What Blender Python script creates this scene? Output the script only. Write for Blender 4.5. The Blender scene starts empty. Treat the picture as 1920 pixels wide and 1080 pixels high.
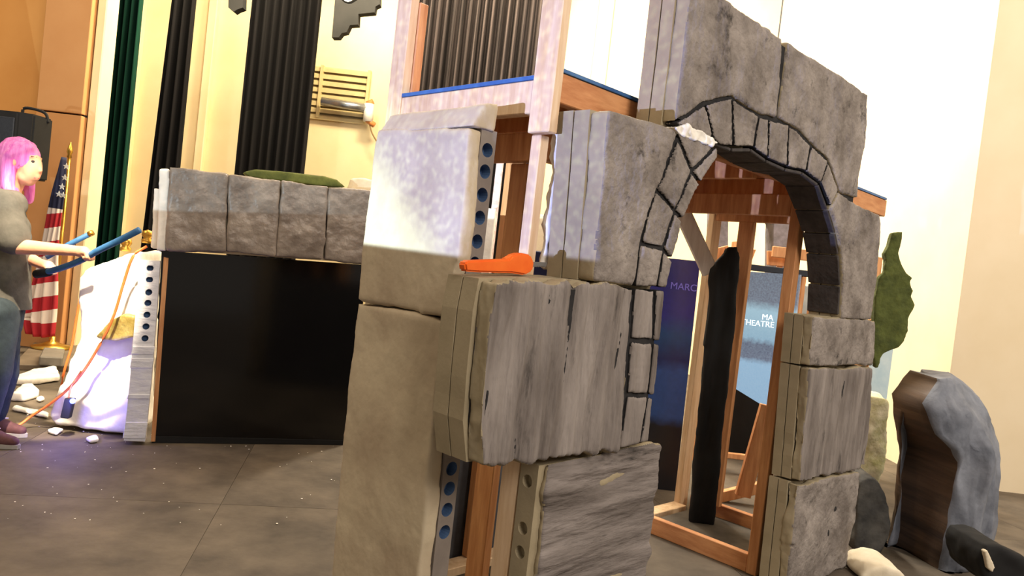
import bpy, bmesh, math, random
from mathutils import Vector, Matrix, noise
random.seed(7)
# ------------------------------------------------------------------ camera
F, TH, PT, H = 1400.0, math.radians(6.5), math.atan(45/1400), 1.33
FW = Vector((0, math.cos(PT), -math.sin(PT))); UP = Vector((0, math.sin(PT), math.cos(PT))); RT = Vector((1, 0, 0))
CAM = Vector((0, 0, H))
scene = bpy.context.scene
COL = scene.collection
cd = bpy.data.cameras.new('camera'); cd.sensor_fit = 'HORIZONTAL'; cd.sensor_width = 36
cd.lens = 36*F/1920; cd.clip_start = 0.05
cam = bpy.data.objects.new('camera', cd); COL.objects.link(cam); scene.camera = cam
rx = RT*math.cos(TH)+UP*math.sin(TH); uy = -RT*math.sin(TH)+UP*math.cos(TH)
m3 = Matrix((rx, uy, -FW)).transposed()
cam.matrix_world = Matrix.Translation(CAM) @ m3.to_4x4()
# ------------------------------------------------------------------ world, lights, exposure
scene.view_settings.view_transform = 'Standard'; scene.view_settings.look = 'None'
scene.view_settings.gamma = 1; scene.view_settings.use_curve_mapping = False
scene.view_settings.exposure = 0.0
w = bpy.data.worlds.new('world'); scene.world = w; w.use_nodes = True
w.node_tree.nodes['Background'].inputs[0].default_value = (1.0, 0.86, 0.72, 1)
w.node_tree.nodes['Background'].inputs[1].default_value = 0.34

def lamp(name, typ, loc, target, energy, color, **kw):
    l = bpy.data.lights.new(name, typ); l.energy = energy; l.color = color
    for k, v in kw.items(): setattr(l, k, v)
    o = bpy.data.objects.new(name, l); COL.objects.link(o); o.location = loc
    o.rotation_euler = (Vector(target)-Vector(loc)).to_track_quat('-Z', 'Y').to_euler()
    return o
lamp('stage_wash', 'AREA', (-1.6, 8.0, 5.6), (-2.2, 11.0, 2.6), 1100, (1, .84, .55), shape='RECTANGLE', size=5.0, size_y=.5)
lamp('added_wash_right', 'AREA', (0.2, 7.6, 6.0), (3.6, 6.8, 3.4), 700, (1, .93, .80), shape='RECTANGLE', size=2.5, size_y=.5)  # added unseen lamp that whitens the side wall
lamp('work_light', 'AREA', (0.5, 5.2, 6.2), (0.5, 5.0, 0), 260, (1, .80, .58), shape='RECTANGLE', size=6.0, size_y=3.0)
lamp('house_light', 'AREA', (3.2, -2.6, 4.6), (1.6, 3.4, 1.0), 300, (1, .90, .80), shape='RECTANGLE', size=3.0, size_y=2.0)
lamp('house_light_left', 'AREA', (-4.5, 2.5, 5.2), (-4.2, 6.5, 1.5), 150, (1, .78, .50), shape='RECTANGLE', size=2.0, size_y=2.0)
lamp('follow_spot', 'SPOT', (-1.2, 1.6, 5.0), (-2.74, 4.55, 0.52), 5000, (1, .84, .62), spot_size=math.radians(11), spot_blend=.25, shadow_soft_size=.05)
lamp('added_fill_right', 'AREA', (6.2, 1.8, 5.0), (5.0, 5.8, 1.2), 190, (1, .90, .76), shape='RECTANGLE', size=2.0, size_y=1.5)  # added unseen lamp that brightens the right wall
# the video projector standing on a low cart left of the photographer
DUSK = (-.08, .02, .105, .125)                           # where across the picture its dark part lies
PROJ = Vector((-2.31, -0.54, 0.91))
pl = lamp('video_projector', 'SPOT', PROJ, PROJ+Vector((.62, .784, .34)), 6000, (1, 1, 1), spot_size=math.radians(120), spot_blend=0, shadow_soft_size=.006)
pl.data.use_nodes = True
nt = pl.data.node_tree; em = nt.nodes['Emission']
tc = nt.nodes.new('ShaderNodeTexCoord'); sx = nt.nodes.new('ShaderNodeSeparateXYZ'); nt.links.new(tc.outputs['Normal'], sx.inputs[0])
def mnode(tree, op, a, b=None):
    n = tree.nodes.new('ShaderNodeMath'); n.operation = op
    for i, x in enumerate((a, b)):
        if x is None: continue
        if isinstance(x, (int, float)): n.inputs[i].default_value = x
        else: tree.links.new(x, n.inputs[i])
    return n.outputs[0]
def mstep(tree, v, a, b):                              # smooth step of v from a to b
    n = tree.nodes.new('ShaderNodeMapRange'); n.interpolation_type = 'SMOOTHSTEP'; tree.links.new(v, n.inputs[0])
    n.inputs[1].default_value = a; n.inputs[2].default_value = b; return n.outputs[0]
iz = mnode(nt, 'MULTIPLY', sx.outputs[2], -1); U = mnode(nt, 'DIVIDE', sx.outputs[0], iz); Vv = mnode(nt, 'DIVIDE', sx.outputs[1], iz)
mask = mnode(nt, 'MULTIPLY', mstep(nt, Vv, -.209, -.205), mnode(nt, 'LESS_THAN', mnode(nt, 'ABSOLUTE', mnode(nt, 'ADD', U, .3)), 1.1))
cv = nt.nodes.new('ShaderNodeCombineXYZ'); nt.links.new(U, cv.inputs[0]); nt.links.new(Vv, cv.inputs[1])
n1 = nt.nodes.new('ShaderNodeTexNoise'); n1.inputs['Scale'].default_value = 150; n1.inputs['Detail'].default_value = 3; nt.links.new(cv.outputs[0], n1.inputs['Vector'])
n2 = nt.nodes.new('ShaderNodeTexNoise'); n2.inputs['Scale'].default_value = 9; n2.inputs['Detail'].default_value = 4; nt.links.new(cv.outputs[0], n2.inputs['Vector'])
slant = mnode(nt, 'ADD', U, mnode(nt, 'MULTIPLY', mnode(nt, 'ADD', Vv, .2), 1.2))
dusk = mnode(nt, 'MULTIPLY', mstep(nt, slant, DUSK[0], DUSK[1]), mnode(nt, 'SUBTRACT', 1, mstep(nt, U, DUSK[2], DUSK[3])))   # the dark sky of the picture
dusk = mnode(nt, 'MULTIPLY', dusk, mnode(nt, 'ADD', .25, mnode(nt, 'MULTIPLY', n1.outputs[0], 1.45)))
mc = nt.nodes.new('ShaderNodeMix'); mc.data_type = 'RGBA'; mc.clamp_factor = True; nt.links.new(dusk, mc.inputs[0])
mc.inputs[7].default_value = (.062, .073, .152, 1)
mr = nt.nodes.new('ShaderNodeMix'); mr.data_type = 'RGBA'; nt.links.new(mstep(nt, U, .11, .13), mr.inputs[0])   # pale left part, white right part of the picture
mr.inputs[6].default_value = (.17, .225, .26, 1); mr.inputs[7].default_value = (1.0, .98, .95, 1); nt.links.new(mr.outputs[2], mc.inputs[6])
mask = mnode(nt, 'MULTIPLY', mask, mnode(nt, 'ADD', .3, mnode(nt, 'MULTIPLY', mstep(nt, U, -.42, -.32), .7)))
lite = mnode(nt, 'MULTIPLY', mask, mnode(nt, 'ADD', .7, mnode(nt, 'MULTIPLY', n2.outputs[0], .6)))
nt.links.new(mc.outputs[2], em.inputs[0]); nt.links.new(lite, em.inputs[1])

# ------------------------------------------------------------------ projection helpers
def ray(x, y):
    dx, dy = x-960, y-540
    u = math.cos(TH)*dx+math.sin(TH)*dy; v = -math.sin(TH)*dx+math.cos(TH)*dy
    return FW*F+RT*u-UP*v
def at(x, y, Y): r = ray(x, y); return CAM+r*(Y/r.y)
def fl(x, y, z=0.0): r = ray(x, y); return CAM+r*((z-H)/r.z)
def onpl(x, y, p, n): r = ray(x, y); return CAM+r*((p-CAM).dot(n)/r.dot(n))
AL = math.atan(1415/1400)
D = Vector((math.sin(AL), math.cos(AL), 0)); N = Vector((math.cos(AL), -math.sin(AL), 0)); Z = Vector((0, 0, 1))
O = Vector((1.011*1.863-1.929, 1.863, 0))
def S(s, q, z): return O+D*s+N*q+Z*z                  # tower frame: s along the arch wall, q out of it, z up
def onq(x, y, q=0.0): return onpl(x, y, O+N*q, N)
def ons(x, y, s): return onpl(x, y, O+D*s, D)

# ------------------------------------------------------------------ materials
def lin(c): return tuple((x/255/12.92 if x/255 <= .04045 else ((x/255+.055)/1.055)**2.4) for x in c)+(1,)
MATS = {}
def mat(name, c1, c2=None, rough=.8, scale=8, bump=0.0, bscale=40, metal=0, stretch=(1, 1, 1), emit=None, estr=0, det=6, spec=.4, ramp=(.35, .65), trans=0, crack=0):
    if name in MATS: return MATS[name]
    m = bpy.data.materials.new(name); m.use_nodes = True; t = m.node_tree; b = t.nodes['Principled BSDF']
    b.inputs['Roughness'].default_value = rough; b.inputs['Metallic'].default_value = metal
    b.inputs['Specular IOR Level'].default_value = spec
    b.inputs['Transmission Weight'].default_value = trans
    c1 = lin(c1); c2 = lin(c2) if c2 else c1
    tc = t.nodes.new('ShaderNodeTexCoord'); mp = t.nodes.new('ShaderNodeMapping'); mp.inputs['Scale'].default_value = stretch
    t.links.new(tc.outputs['Object'], mp.inputs[0])
    n = t.nodes.new('ShaderNodeTexNoise'); n.inputs['Scale'].default_value = scale; n.inputs['Detail'].default_value = det; n.inputs['Roughness'].default_value = .62
    t.links.new(mp.outputs[0], n.inputs['Vector'])
    r = t.nodes.new('ShaderNodeValToRGB'); r.color_ramp.elements[0].color = c1; r.color_ramp.elements[1].color = c2
    r.color_ramp.elements[0].position, r.color_ramp.elements[1].position = ramp
    t.links.new(n.outputs[0], r.inputs[0]); t.links.new(r.outputs[0], b.inputs['Base Color'])
    if crack:
        n3 = t.nodes.new('ShaderNodeTexNoise'); n3.inputs['Scale'].default_value = crack; n3.inputs['Detail'].default_value = 8; n3.inputs['Roughness'].default_value = .7; t.links.new(mp.outputs[0], n3.inputs['Vector'])
        r3 = t.nodes.new('ShaderNodeValToRGB'); r3.color_ramp.elements[0].position = .30; r3.color_ramp.elements[1].position = .42; t.links.new(n3.outputs[0], r3.inputs[0])
        mk = t.nodes.new('ShaderNodeMix'); mk.data_type = 'RGBA'; mk.inputs[6].default_value = lin((58, 54, 52)); t.links.new(r3.outputs[0], mk.inputs[0]); t.links.new(r.outputs[0], mk.inputs[7]); t.links.new(mk.outputs[2], b.inputs['Base Color'])
    if bump:
        n2 = t.nodes.new('ShaderNodeTexNoise'); n2.inputs['Scale'].default_value = bscale; n2.inputs['Detail'].default_value = 5
        t.links.new(mp.outputs[0], n2.inputs['Vector'])
        bp = t.nodes.new('ShaderNodeBump'); bp.inputs['Strength'].default_value = bump; bp.inputs['Distance'].default_value = .02
        t.links.new(n2.outputs[0], bp.inputs['Height']); t.links.new(bp.outputs[0], b.inputs['Normal'])
    if emit: b.inputs['Emission Color'].default_value = lin(emit); b.inputs['Emission Strength'].default_value = estr
    MATS[name] = m; return m
STONE = mat('grey_stone_paint', (104, 96, 90), (160, 151, 144), .9, 7, .5, 45, ramp=(.3, .7), spec=.12, crack=9)
STONE2 = mat('grey_stone_paint_lined', (98, 90, 85), (158, 149, 143), .9, 11, .8, 30, stretch=(1, 1, .16), ramp=(.3, .7), spec=.12, crack=14)
STONE3 = mat('grey_stone_paint_rows', (98, 90, 85), (150, 141, 136), .9, 8, .6, 30, stretch=(.3, .3, 1.6), ramp=(.3, .7), spec=.12, crack=9)
TAN = mat('tan_foam_paint', (150, 137, 110), (166, 152, 124), .85, 5, .06, 90)
PALE = mat('pale_tan_foam_paint', (176, 158, 132), (202, 187, 158), .85, 3.2, .12, 30)
GROOVE = mat('groove_black_paint', (26, 25, 27), (44, 42, 42), .95, 20)
WOOD = mat('pine_wood', (190, 128, 80), (222, 164, 112), .65, 6, .08, 40, stretch=(6, 6, .6))
WOODH = mat('pine_wood_board', (186, 122, 76), (216, 156, 106), .65, 5, .06, 30, stretch=(1, 1, 6))
WOODP = mat('pale_pine_wood', (216, 180, 138), (236, 208, 172), .65, 6, .06, 40, stretch=(6, 6, .6))
BLUE = mat('blue_edge_paint', (48, 92, 150), (70, 116, 170), .5, 9)
BLUEH = mat('hole_blue_lit_tone', (60, 84, 120), (84, 112, 150), .8, 20)  # blue light inside the holes, put into their colour
CREAM = mat('cream_wall_paint', (232, 212, 166), (240, 222, 180), .8, 1.2)
CREAM2 = mat('pale_wall_paint', (228, 210, 176), (236, 220, 190), .75, 1.0)
ORANGEW = mat('ochre_wall_paint', (206, 146, 78), (214, 156, 88), .7, 1.4)
ORANGE2 = mat('ochre_brown_wall_paint', (190, 136, 84), (198, 146, 94), .7, 1.4)
FLOORM = mat('stage_floor_paint', (72, 64, 55), (104, 93, 80), .75, 2.6, .08, 30, det=9, spec=.3)
BLACKC = mat('black_velour', (10, 9, 10), (22, 20, 21), .95, 3, 0, stretch=(8, 8, .2), spec=.1)
GREENC = mat('green_velour', (8, 34, 26), (20, 60, 46), .95, 3, 0, stretch=(8, 8, .2), spec=.1)
GLOSSB = mat('glossy_black_sheet', (7, 6, 7), (10, 9, 9), .12, 3, .02, 3, spec=.5)
MATTB = mat('matte_black', (14, 14, 15), (24, 23, 24), .8, 6)
WHITEF = mat('white_foam', (232, 226, 214), (246, 242, 234), .85, 8, .25, 24)
CREAMF = mat('cream_foam', (214, 198, 168), (232, 220, 196), .85, 6, .25, 22)
OLIVE = mat('olive_paint', (70, 76, 30), (104, 108, 48), .85, 9, .3, 20)
METALG = mat('brushed_grey_metal', (150, 150, 152), (176, 176, 178), .35, 14, metal=.9)
GOLD = mat('gold_metal', (196, 150, 60), (220, 176, 84), .3, 8, metal=.9)

# ------------------------------------------------------------------ mesh helpers
def tag(o, label=None, cat=None, group=None, kind=None):
    for k, v in (('label', label), ('category', cat), ('group', group), ('kind', kind)):
        if v: o[k] = v
    return o
def mesh_from(bm, name, smooth=False):
    me = bpy.data.meshes.new(name); bm.to_mesh(me); bm.free()
    if smooth:
        for p in me.polygons: p.use_smooth = True
    return me
def link(name, me, mats, parent=None):
    if mats is not None and len(me.materials) == 0:
        for m in (mats if isinstance(mats, (list, tuple)) else [mats]): me.materials.append(m)
    o = bpy.data.objects.new(name, me)
    COL.objects.link(o)
    if parent is not None:
        o.parent = parent
        o.matrix_parent_inverse = Matrix.Translation(-Vector(parent['_w'])) if '_w' in parent else Matrix()
    return o
ROOTS = []
def root(name, loc, label, cat, group=None, kind=None):
    e = bpy.data.objects.new(name, None); COL.objects.link(e); e.location = loc; e.empty_display_size = .1
    e['_w'] = tuple(loc); ROOTS.append(e)
    return tag(e, label, cat, group, kind)
def recentre(o):
    me = o.data; xs = [v.co for v in me.vertices]
    c = Vector(((min(p.x for p in xs)+max(p.x for p in xs))/2, (min(p.y for p in xs)+max(p.y for p in xs))/2, min(p.z for p in xs)))
    me.transform(Matrix.Translation(-c)); o.location = c; return o
def single(name, me, mats, label, cat, group=None, kind=None):
    return tag(recentre(link(name, me, mats)), label, cat, group, kind)
def prism_bm(pts, ext):
    bm = bmesh.new()
    a = [bm.verts.new(p) for p in pts]; b = [bm.verts.new(p+ext) for p in pts]
    bm.faces.new(a); bm.faces.new(b[::-1])
    n = len(a)
    for i in range(n): bm.faces.new((a[i], b[i], b[(i+1) % n], a[(i+1) % n]))
    bmesh.ops.recalc_face_normals(bm, faces=bm.faces)
    return bm
def bevel(bm, wd, seg=1):
    bmesh.ops.bevel(bm, geom=list(bm.edges), offset=wd, segments=seg, affect='EDGES', clamp_overlap=True)
    return bm
def prism(name, pts, ext, m, parent=None, bev=0):
    bm = prism_bm([Vector(p) for p in pts], Vector(ext))
    if bev: bevel(bm, bev)
    return link(name, mesh_from(bm, name), m, parent)
def obox(a, b, c, p, bev=0):                          # box from a corner and three edge vectors
    bm = prism_bm([p, p+a, p+a+b, p+b], c)
    if bev: bevel(bm, bev)
    return bm
def lbox(name, s0, s1, q0, q1, z0, z1, m, parent=None, bev=.003):
    bm = obox(D*(s1-s0), N*(q1-q0), Z*(z1-z0), S(s0, q0, z0), bev)
    return link(name, mesh_from(bm, name), m, parent)
def wbox(name, x0, x1, y0, y1, z0, z1, m, parent=None, bev=0):
    bm = obox(Vector((x1-x0, 0, 0)), Vector((0, y1-y0, 0)), Vector((0, 0, z1-z0)), Vector((x0, y0, z0)), bev)
    return link(name, mesh_from(bm, name), m, parent)
def remesh(bm, vox, smooth=0):
    me = bpy.data.meshes.new('t'); bm.to_mesh(me); bm.free()
    o = bpy.data.objects.new('t', me); COL.objects.link(o)
    md = o.modifiers.new('r', 'REMESH'); md.mode = 'VOXEL'; md.voxel_size = vox; md.use_smooth_shade = True
    dg = bpy.context.evaluated_depsgraph_get(); dg.update()
    out = bpy.data.meshes.new_from_object(o.evaluated_get(dg))
    bpy.data.objects.remove(o); bpy.data.meshes.remove(me)
    b = bmesh.new(); b.from_mesh(out); bpy.data.meshes.remove(out)
    for _ in range(smooth): bmesh.ops.smooth_vert(b, verts=b.verts, factor=.5, use_axis_x=True, use_axis_y=True, use_axis_z=True)
    b.normal_update()
    return b
def displace(bm, amp, fr, an=(1, 1, 1), frame=True, seed=0, amp2=0):
    mv = []
    for v in bm.verts:
        p = v.co-O if frame else v.co
        c = Vector((p.dot(D)*an[0], p.dot(N)*an[1], p.z*an[2]))*fr+Vector((seed*7.3, seed*3.1, seed))
        h = noise.fractal(c, 1.0, 2.0, 4)
        if amp2: h += amp2/amp*noise.noise(Vector((p.dot(D), p.dot(N), p.z))*90)
        mv.append(v.co+v.normal*h*amp)
    for v, c in zip(bm.verts, mv): v.co = c
    bm.normal_update()
def paint_by_normal(bm, n, th=.45):                   # slot 0 faces along n, slot 1 the rest
    for f in bm.faces: f.material_index = 0 if f.normal.dot(n) > th else 1; f.smooth = True
def inset(poly, g):                                   # 2D inset of a polygon given as (a, b) pairs
    n = len(poly); ar = sum(poly[i][0]*poly[(i+1) % n][1]-poly[(i+1) % n][0]*poly[i][1] for i in range(n))
    sg = 1 if ar > 0 else -1; out = []
    for i in range(n):
        p, c, q = Vector(poly[i-1]), Vector(poly[i]), Vector(poly[(i+1) % n])
        e1, e2 = (c-p).normalized(), (q-c).normalized()
        n1, n2 = Vector((-e1.y, e1.x))*sg, Vector((-e2.y, e2.x))*sg
        b = (n1+n2); L = b.length
        if L < .3: out.append(tuple(c+n1*g)); continue
        b /= L; out.append(tuple(c+b*(g/max(.4, b.dot(n1)))))
    return out
def ragged(poly, step=.03, amp=.003, seed=0):
    out = []; n = len(poly)
    for i in range(n):
        a, b = Vector(poly[i]), Vector(poly[(i+1) % n]); L = (b-a).length; k = max(1, int(L/step))
        nr = Vector((-(b-a).y, (b-a).x)).normalized() if L else Vector((0, 0))
        for j in range(k):
            p = a.lerp(b, j/k)
            if j: p = p+nr*amp*noise.noise(Vector((p.x*23, p.y*23, seed)))*2
            out.append((p.x, p.y))
    return out
def sz(px, q=0.0):                                    # pixel list -> (s, z) on the plane q
    r = []
    for x, y in px: p = onq(x, y, q)-O; r.append((p.dot(D), p.z))
    return r
def stone(name, poly, q, t, parent, m=STONE, vox=.008, amp=.008, fr=6, an=(1, 1, 1), gap=.004, seed=0, side=TAN, raise_=0):
    poly = ragged(inset(poly, gap), .03, .002, seed)
    bm = prism_bm([S(a, q+raise_, b) for a, b in poly], -N*(t+raise_))
    bm = remesh(bm, vox, 1); displace(bm, amp, fr, an, seed=seed, amp2=.0012); paint_by_normal(bm, N)
    return link(name, mesh_from(bm, name), [m, side], parent)
def sheet(name, poly, q0, t, parent, m=TAN, seed=0, amp=.0025):
    poly = ragged(poly, .05, amp, seed)
    return prism(name, [S(a, q0, b) for a, b in poly], -N*t, m, parent)
def tube(name, pts, r, m, parent=None, seg=10, taper=None):
    bm = bmesh.new(); rings = []; n = len(pts); pts = [Vector(p) for p in pts]
    for i, p in enumerate(pts):
        t = (pts[min(i+1, n-1)]-pts[max(i-1, 0)]).normalized()
        a = t.cross(Z if abs(t.z) < .9 else RT).normalized(); b = t.cross(a); rr = taper[i] if taper else r
        rings.append([bm.verts.new(p+(a*math.cos(2*math.pi*k/seg)+b*math.sin(2*math.pi*k/seg))*rr) for k in range(seg)])
    for i in range(n-1):
        for k in range(seg): bm.faces.new((rings[i][k], rings[i][(k+1) % seg], rings[i+1][(k+1) % seg], rings[i+1][k]))
    bm.faces.new(rings[0][::-1]); bm.faces.new(rings[-1]); bmesh.ops.recalc_face_normals(bm, faces=bm.faces)
    return link(name, mesh_from(bm, name, True), m, parent)
def spline(pts, k=6):
    P = [Vector(p) for p in pts]; P = [P[0]*2-P[1]]+P+[P[-1]*2-P[-2]]; out = []
    for i in range(1, len(P)-2):
        for j in range(k):
            t = j/k; a, b, c, d = P[i-1:i+3]
            out.append(.5*((2*b)+(c-a)*t+(2*a-5*b+4*c-d)*t*t+(3*b-a-3*c+d)*t**3))
    out.append(P[-2]); return out
def lathe(name, prof, c, m, parent=None, seg=24):
    bm = bmesh.new(); rings = []
    for r, z in prof: rings.append([bm.verts.new(c+Vector((r*math.cos(2*math.pi*k/seg), r*math.sin(2*math.pi*k/seg), z))) for k in range(seg)])
    for i in range(len(prof)-1):
        for k in range(seg): bm.faces.new((rings[i][k], rings[i][(k+1) % seg], rings[i+1][(k+1) % seg], rings[i+1][k]))
    bm.faces.new(rings[0][::-1]); bm.faces.new(rings[-1]); bmesh.ops.recalc_face_normals(bm, faces=bm.faces)
    return link(name, mesh_from(bm, name, True), m, parent)
def holed_strip(name, Ls, Rs, out, holes, r, depth, parent, mface, mhole, back=.04):
    """strip between the polylines Ls and Rs (paired points) with round holes; out = outward normal; holes = list of (t along 0..1, a across 0..1)"""
    n = len(Ls)
    def P(t, a):
        x = t*(n-1); i = min(int(x), n-2); f = x-i
        return Ls[i].lerp(Ls[i+1], f).lerp(Rs[i].lerp(Rs[i+1], f), a)
    bm = bmesh.new(); tot = sum((Ls[i+1]-Ls[i]).length for i in range(n-1)); hs = sorted(holes)
    ht = r*1.35/tot; cuts = [0.0]
    for t, a in hs: cuts += [t-ht, t+ht]
    cuts.append(1.0); K = 16
    def quad(t0, t1):
        st = max(1, int((t1-t0)*30))
        for j in range(st):
            u0, u1 = t0+(t1-t0)*j/st, t0+(t1-t0)*(j+1)/st
            f = bm.faces.new([bm.verts.new(P(*k)) for k in ((u0, 0), (u0, 1), (u1, 1), (u1, 0))]); f.material_index = 0
    for i in range(0, len(cuts)-1, 2): 
        if cuts[i+1]-cuts[i] > 1e-4: quad(cuts[i], cuts[i+1])
    for t, a in hs:
        c = P(t, a); ax = (P(t, 1)-P(t, 0)).normalized(); ay = (P(min(1, t+.01), a)-P(max(0, t-.01), a)).normalized()
        W = (P(t, 1)-P(t, 0)).length
        ring, sq, inn = [], [], []
        for k in range(K):
            th = 2*math.pi*k/K; cx, sy = math.cos(th), math.sin(th); m_ = max(abs(cx), abs(sy))
            ring.append(bm.verts.new(c+ax*cx*r+ay*sy*r)); inn.append(bm.verts.new(c+ax*cx*r*.9+ay*sy*r*.9-out*depth))
            X, Y = cx/m_, sy/m_
            sq.append(bm.verts.new(P(t+ht*Y, (a+(1-a)*X) if X > 0 else a+a*X)))
        for k in range(K):
            k2 = (k+1) % K
            f = bm.faces.new((sq[k], sq[k2], ring[k2], ring[k])); f.material_index = 0
            f = bm.faces.new((ring[k], ring[k2], inn[k2], inn[k])); f.material_index = 1
        f = bm.faces.new(inn); f.material_index = 1
    # closed box behind
    for i in range(n-1):
        for A, B in ((Ls[i], Ls[i+1]), (Rs[i], Rs[i+1])):
            bm.faces.new([bm.verts.new(p) for p in (A, B, B-out*back, A-out*back)])
        bm.faces.new([bm.verts.new(p) for p in (Ls[i]-out*back, Ls[i+1]-out*back, Rs[i+1]-out*back, Rs[i]-out*back)])
    for i in (0, -1): bm.faces.new([bm.verts.new(p) for p in (Ls[i], Rs[i], Rs[i]-out*back, Ls[i]-out*back)])
    bmesh.ops.remove_doubles(bm, verts=bm.verts, dist=1e-5); bmesh.ops.recalc_face_normals(bm, faces=bm.faces)
    return link(name, mesh_from(bm, name), [mface, mhole], parent)
def blob(name, px, Y, depth, mats, vox=.02, sm=6, amp=.03, fr=4, parent=None, seed=0, ext=None, an=(1, 1, 1)):
    bm = prism_bm([at(x, y, Y) for x, y in px], ext or Vector((0, depth, 0)))
    bm = remesh(bm, vox, sm); displace(bm, amp, fr, an, False, seed, 0)
    for f in bm.faces: f.smooth = True
    return mesh_from(bm, name)
def floorclamp(me):
    for v in me.vertices: v.co.z = max(v.co.z, .002)
    return me

# ================================================================== SETTING
fa, fb = fl(260, 938), fl(415, 945)
fd = (fb-fa); fd.z = 0; fd.normalize(); fn = Vector((-fd.y, fd.x, 0))
fbm = obox(Vector((18, 0, 0)), Vector((0, 16, 0)), Vector((0, 0, -.1)), Vector((-9, -2.5, -.004)))
floor = tag(link('floor', mesh_from(fbm, 'floor'), FLOORM), 'dark worn stage floor of large painted sheets', 'floor', kind='structure')
pm = mesh_from(obox(fd*1.217, fn*2.437, Vector((0, 0, -.006)), Vector((0, 0, 0))), 'floor_panel')
pm.materials.append(FLOORM)
k = 0
for i in range(-6, 8):
    for j in range(-2, 5):
        o = bpy.data.objects.new('floor_panel', pm); COL.objects.link(o); o.parent = floor
        o.location = fb+fd*(i*1.22)+fn*(j*2.44+(0 if i % 2 else 0)); o.location.z = 0
def wall(name, x0, x1, y0, y1, z0, z1, m, label, bev=0):
    return tag(wbox(name, x0, x1, y0, y1, z0, z1, m, None, bev), label, 'wall', kind='structure')
wall('wall_back', -9, 3.43, 11, 11.15, 0, 8, CREAM, 'cream back wall of the stage behind the black curtains')
xc = 3.45
wall('wall_return', xc, xc+.15, 5.93, 11, 0, 8, CREAM2, 'pale side wall running back behind the standing rock')
wall('wall_right', xc, 9, 5.78, 5.93, 0, 8, CREAM2, 'pale wall at the right washed white by the projection')
pA, pB = at(88, 130, 7.3), at(178, 130, 7.3)
wall('wall_left', -9, pA.x, 7.42, 7.6, 0, 8, ORANGEW, 'ochre wall at far left behind the loudspeaker')
zs = at(130, 213, 7.2).z
tr = tag(wbox('trim_1', pA.x, pB.x-.03, 7.25, 7.6, 0, 8, MATTB), 'ochre brown proscenium pillar behind the flag', 'wall', kind='structure')
wbox('panel', pA.x-.002, pB.x-.028, 7.2, 7.3, 0, zs-.008, ORANGE2, tr, .004)
wbox('panel', pA.x-.002, pB.x-.028, 7.2, 7.3, zs+.008, 8, ORANGE2, tr, .004)
tag(wbox('trim_2', pB.x-.02, pB.x+.07, 7.28, 7.5, 0, 8, CREAM, None, .01), 'narrow cream edge trim beside the green curtain', 'trim', kind='structure')
for i, (a, b) in enumerate(((388, 404), (1112, 1140), (255, 268))):
    x0, x1 = at(a, 100, 11).x, at(b, 100, 11).x
    tag(wbox('trim_%d' % (i+3), x0, x1, 10.9, 11, 0, 8, CREAM, None, .01), ('cream pilaster left of the broad black curtain', 'cream pilaster above the tower deck', 'cream pilaster beside the green curtain')[i], 'trim', kind='structure')

# ================================================================== ARCH WALL OF CARVED FOAM BLOCKS
def block(name, label, outline, stones, q, t, layers=3, group='carved foam blocks of the arch wall', voids=None, chip=.0015):
    """outline (s,z) polygon, stones = list of dict(poly=..., ...) on its front; backing sheets behind with thin slits"""
    c = Vector((sum(p[0] for p in outline)/len(outline), 0, 0)); zb = min(p[1] for p in outline)
    R = root(name, S(c.x, q-t/2, zb), label, 'foam block', group)
    tl = t/layers
    for i, st in enumerate(stones):
        kw = dict(st); nm = kw.pop('name', 'stone'); poly = kw.pop('poly')
        stone(nm, poly, q, tl+.002, R, seed=i+len(name), **kw)
    core = inset(outline, .016)
    sheet('dark_core', core, q-tl*.72, t-tl*.74, R, GROOVE, amp=0)
    sheet('groove_backing', inset(outline, .024), q-.010, tl*.6, R, GROOVE, amp=0)
    for k in range(1, layers): sheet('foam_sheet', inset(outline, -.001*k), q-tl*k, tl-.0045, R, TAN, seed=k*3, amp=chip)
    return R
# --- middle left block
main = sz([(930, 527), (1000, 525), (1100, 528), (1178, 536), (1191, 540), (1183, 636), (1177, 737), (1163, 845), (1080, 858), (1000, 868), (905, 878), (899, 800), (909, 680), (918, 590)])
rows = [[(1191, 538), (1230, 542), (1249, 542)], [(1183, 638), (1226, 641), (1239, 643)], [(1177, 740), (1216, 742), (1228, 744)], [(1162, 845), (1200, 834), (1219, 831)]]
st = [dict(poly=main, m=STONE2, amp=.014, fr=8, an=(2.6, 1, .3), vox=.007)]
for a, b in zip(rows[:-1], rows[1:]):
    for j in (0, 1): st.append(dict(name='voussoir', poly=sz([a[j], a[j+1], b[j+1], b[j]]), m=STONE2, amp=.004, gap=.006, vox=.006, side=GROOVE, an=(2, 1, .5)))
out = sz([(930, 527), (1000, 525), (1100, 528), (1191, 539), (1249, 542), (1239, 643), (1228, 744), (1219, 831), (1162, 845), (1080, 858), (1000, 868), (905, 878), (899, 800), (909, 680), (918, 590)])
block('carved_foam_block', 'large grey carved foam block with vertical flutes carrying the orange saw', out, st, 0, .19)
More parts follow.
